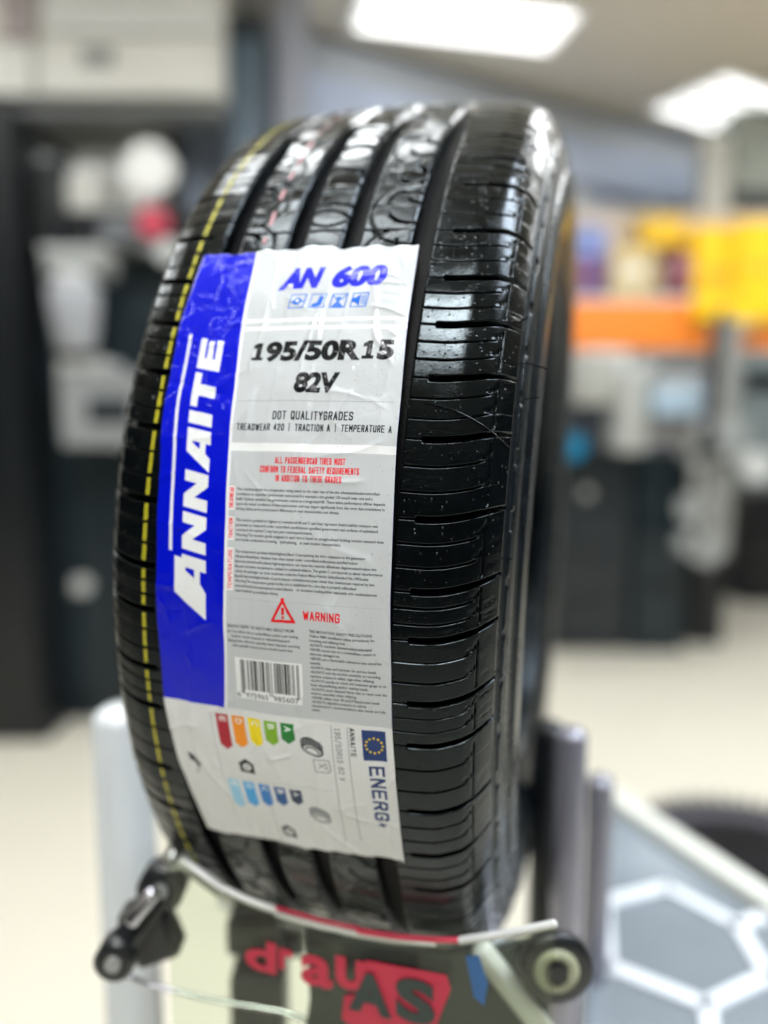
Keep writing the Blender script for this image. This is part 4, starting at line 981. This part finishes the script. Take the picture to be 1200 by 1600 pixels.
# left clamp: two eyes joined by a bar
ca, cb = sp(262, 1368, .385), sp(192, 1476, .365)
ring('clamp_eye', ca, .004, .0128, .014, M_BLACK, st); ring('clamp_eye', cb, .004, .0105, .014, M_BLACK, st)
for q in (ca, cb):
    bm = bmesh.new(); add_cyl(bm, q+Vector((0, -.004, 0)), q+Vector((0, -.016, 0)), .0046, .0042, seg=20); link('pivot_pin', bm_mesh('pivot_pin', bm), M_GREY, st)
link('clamp_arm', tube_mesh('clamp_arm', [ca+Vector((0, -.006, 0)), cb+Vector((0, -.006, 0))], .0085, 18), M_BLACK, st)
link('clamp_rod', tube_mesh('clamp_rod', [sp(240, 1395, .365), sp(205, 1440, .358)], .0042, 14), M_CHROME, st)
link('clamp_rod', tube_mesh('clamp_rod', [sp(264, 1352, .375), sp(284, 1312, .385)], .0052, 14), M_CHROME, st)
bm = bmesh.new(); q = sp(238, 1450, .378); add_box(bm, q, (.026, .018, .034), Matrix.Rotation(R(-20), 3, 'Y'), bev=.004); link('clamp_block', bm_mesh('clamp_block', bm), M_BLACK, st)
link('panel_arm', tube_mesh('panel_arm', [sp(285, 1345, .365), sp(345, 1392, .36)], .0036, 12), M_EDGE, st)

# ================================================================ HEXAGON TABLE at lower right
tb = empty('glass_top_table', (.36, .70, 0), 'silver-grey glass table with raised white hexagon outlines, lower right', 'table')
TO = Vector(tb.location); TZ = .66
def ont(x, y, z=TZ): return onz(x, y, z)
e0, e1 = ont(930, 1236), ont(1260, 1462)
M_TOP = mat('silver_grey_glass', (.20, .235, .265), .14, var=.22, bscale=7, coat=.6)
n0, n1 = ont(905, 1720), ont(1320, 1760)
def poly_slab(name, pts, z1, th, m, parent):
    bm = bmesh.new(); vs = [bm.verts.new(Vector((p.x, p.y, z1))-Vector(parent.location)) for p in pts]; bm.faces.new(vs)
    r_ = bmesh.ops.extrude_face_region(bm, geom=list(bm.faces)); bmesh.ops.translate(bm, vec=(0, 0, -th), verts=[g_ for g_ in r_['geom'] if isinstance(g_, bmesh.types.BMVert)])
    return link(name, bm_mesh(name, bm), m, parent)
poly_slab('glass_top', [e0, e1, n1, n0], TZ, .012, M_TOP, tb)
M_HEX = mat('white_hexagon', (.80, .84, .88), .3)  # white of the raised bars that outline the hexagons
d = (e1-e0).normalized(); nrm = Vector((-d.y, d.x, 0));
bm = bmesh.new(); mid_ = (e0+e1)/2-TO; mid_.z = TZ+.001; add_box(bm, mid_, ((e1-e0).length, .026, .03), Matrix.Rotation(math.atan2(d.y, d.x), 3, 'Z'), bev=.004); link('edge_frame', bm_mesh('edge_frame', bm), mat('cream_edge', (.66, .67, .60), .35), tb)
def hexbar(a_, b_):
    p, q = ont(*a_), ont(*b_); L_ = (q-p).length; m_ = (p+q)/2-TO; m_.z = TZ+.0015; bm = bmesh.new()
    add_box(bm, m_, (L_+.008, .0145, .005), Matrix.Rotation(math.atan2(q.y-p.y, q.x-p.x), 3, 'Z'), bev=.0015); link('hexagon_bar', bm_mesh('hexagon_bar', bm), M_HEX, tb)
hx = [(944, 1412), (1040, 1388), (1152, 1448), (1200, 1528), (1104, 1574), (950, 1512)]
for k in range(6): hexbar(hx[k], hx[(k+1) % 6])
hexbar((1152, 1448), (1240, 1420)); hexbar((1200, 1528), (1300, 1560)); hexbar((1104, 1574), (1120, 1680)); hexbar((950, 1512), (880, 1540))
for p in (e0, e1, n0, n1):
    c_ = Vector((.45, .55, 0)); q = p.lerp(Vector((c_.x, c_.y, p.z)), .12)-TO
    bm = bmesh.new(); add_cyl(bm, (q.x, q.y, 0), (q.x, q.y, TZ-.02), .016); link('leg', bm_mesh('leg', bm), M_LGREY, tb)
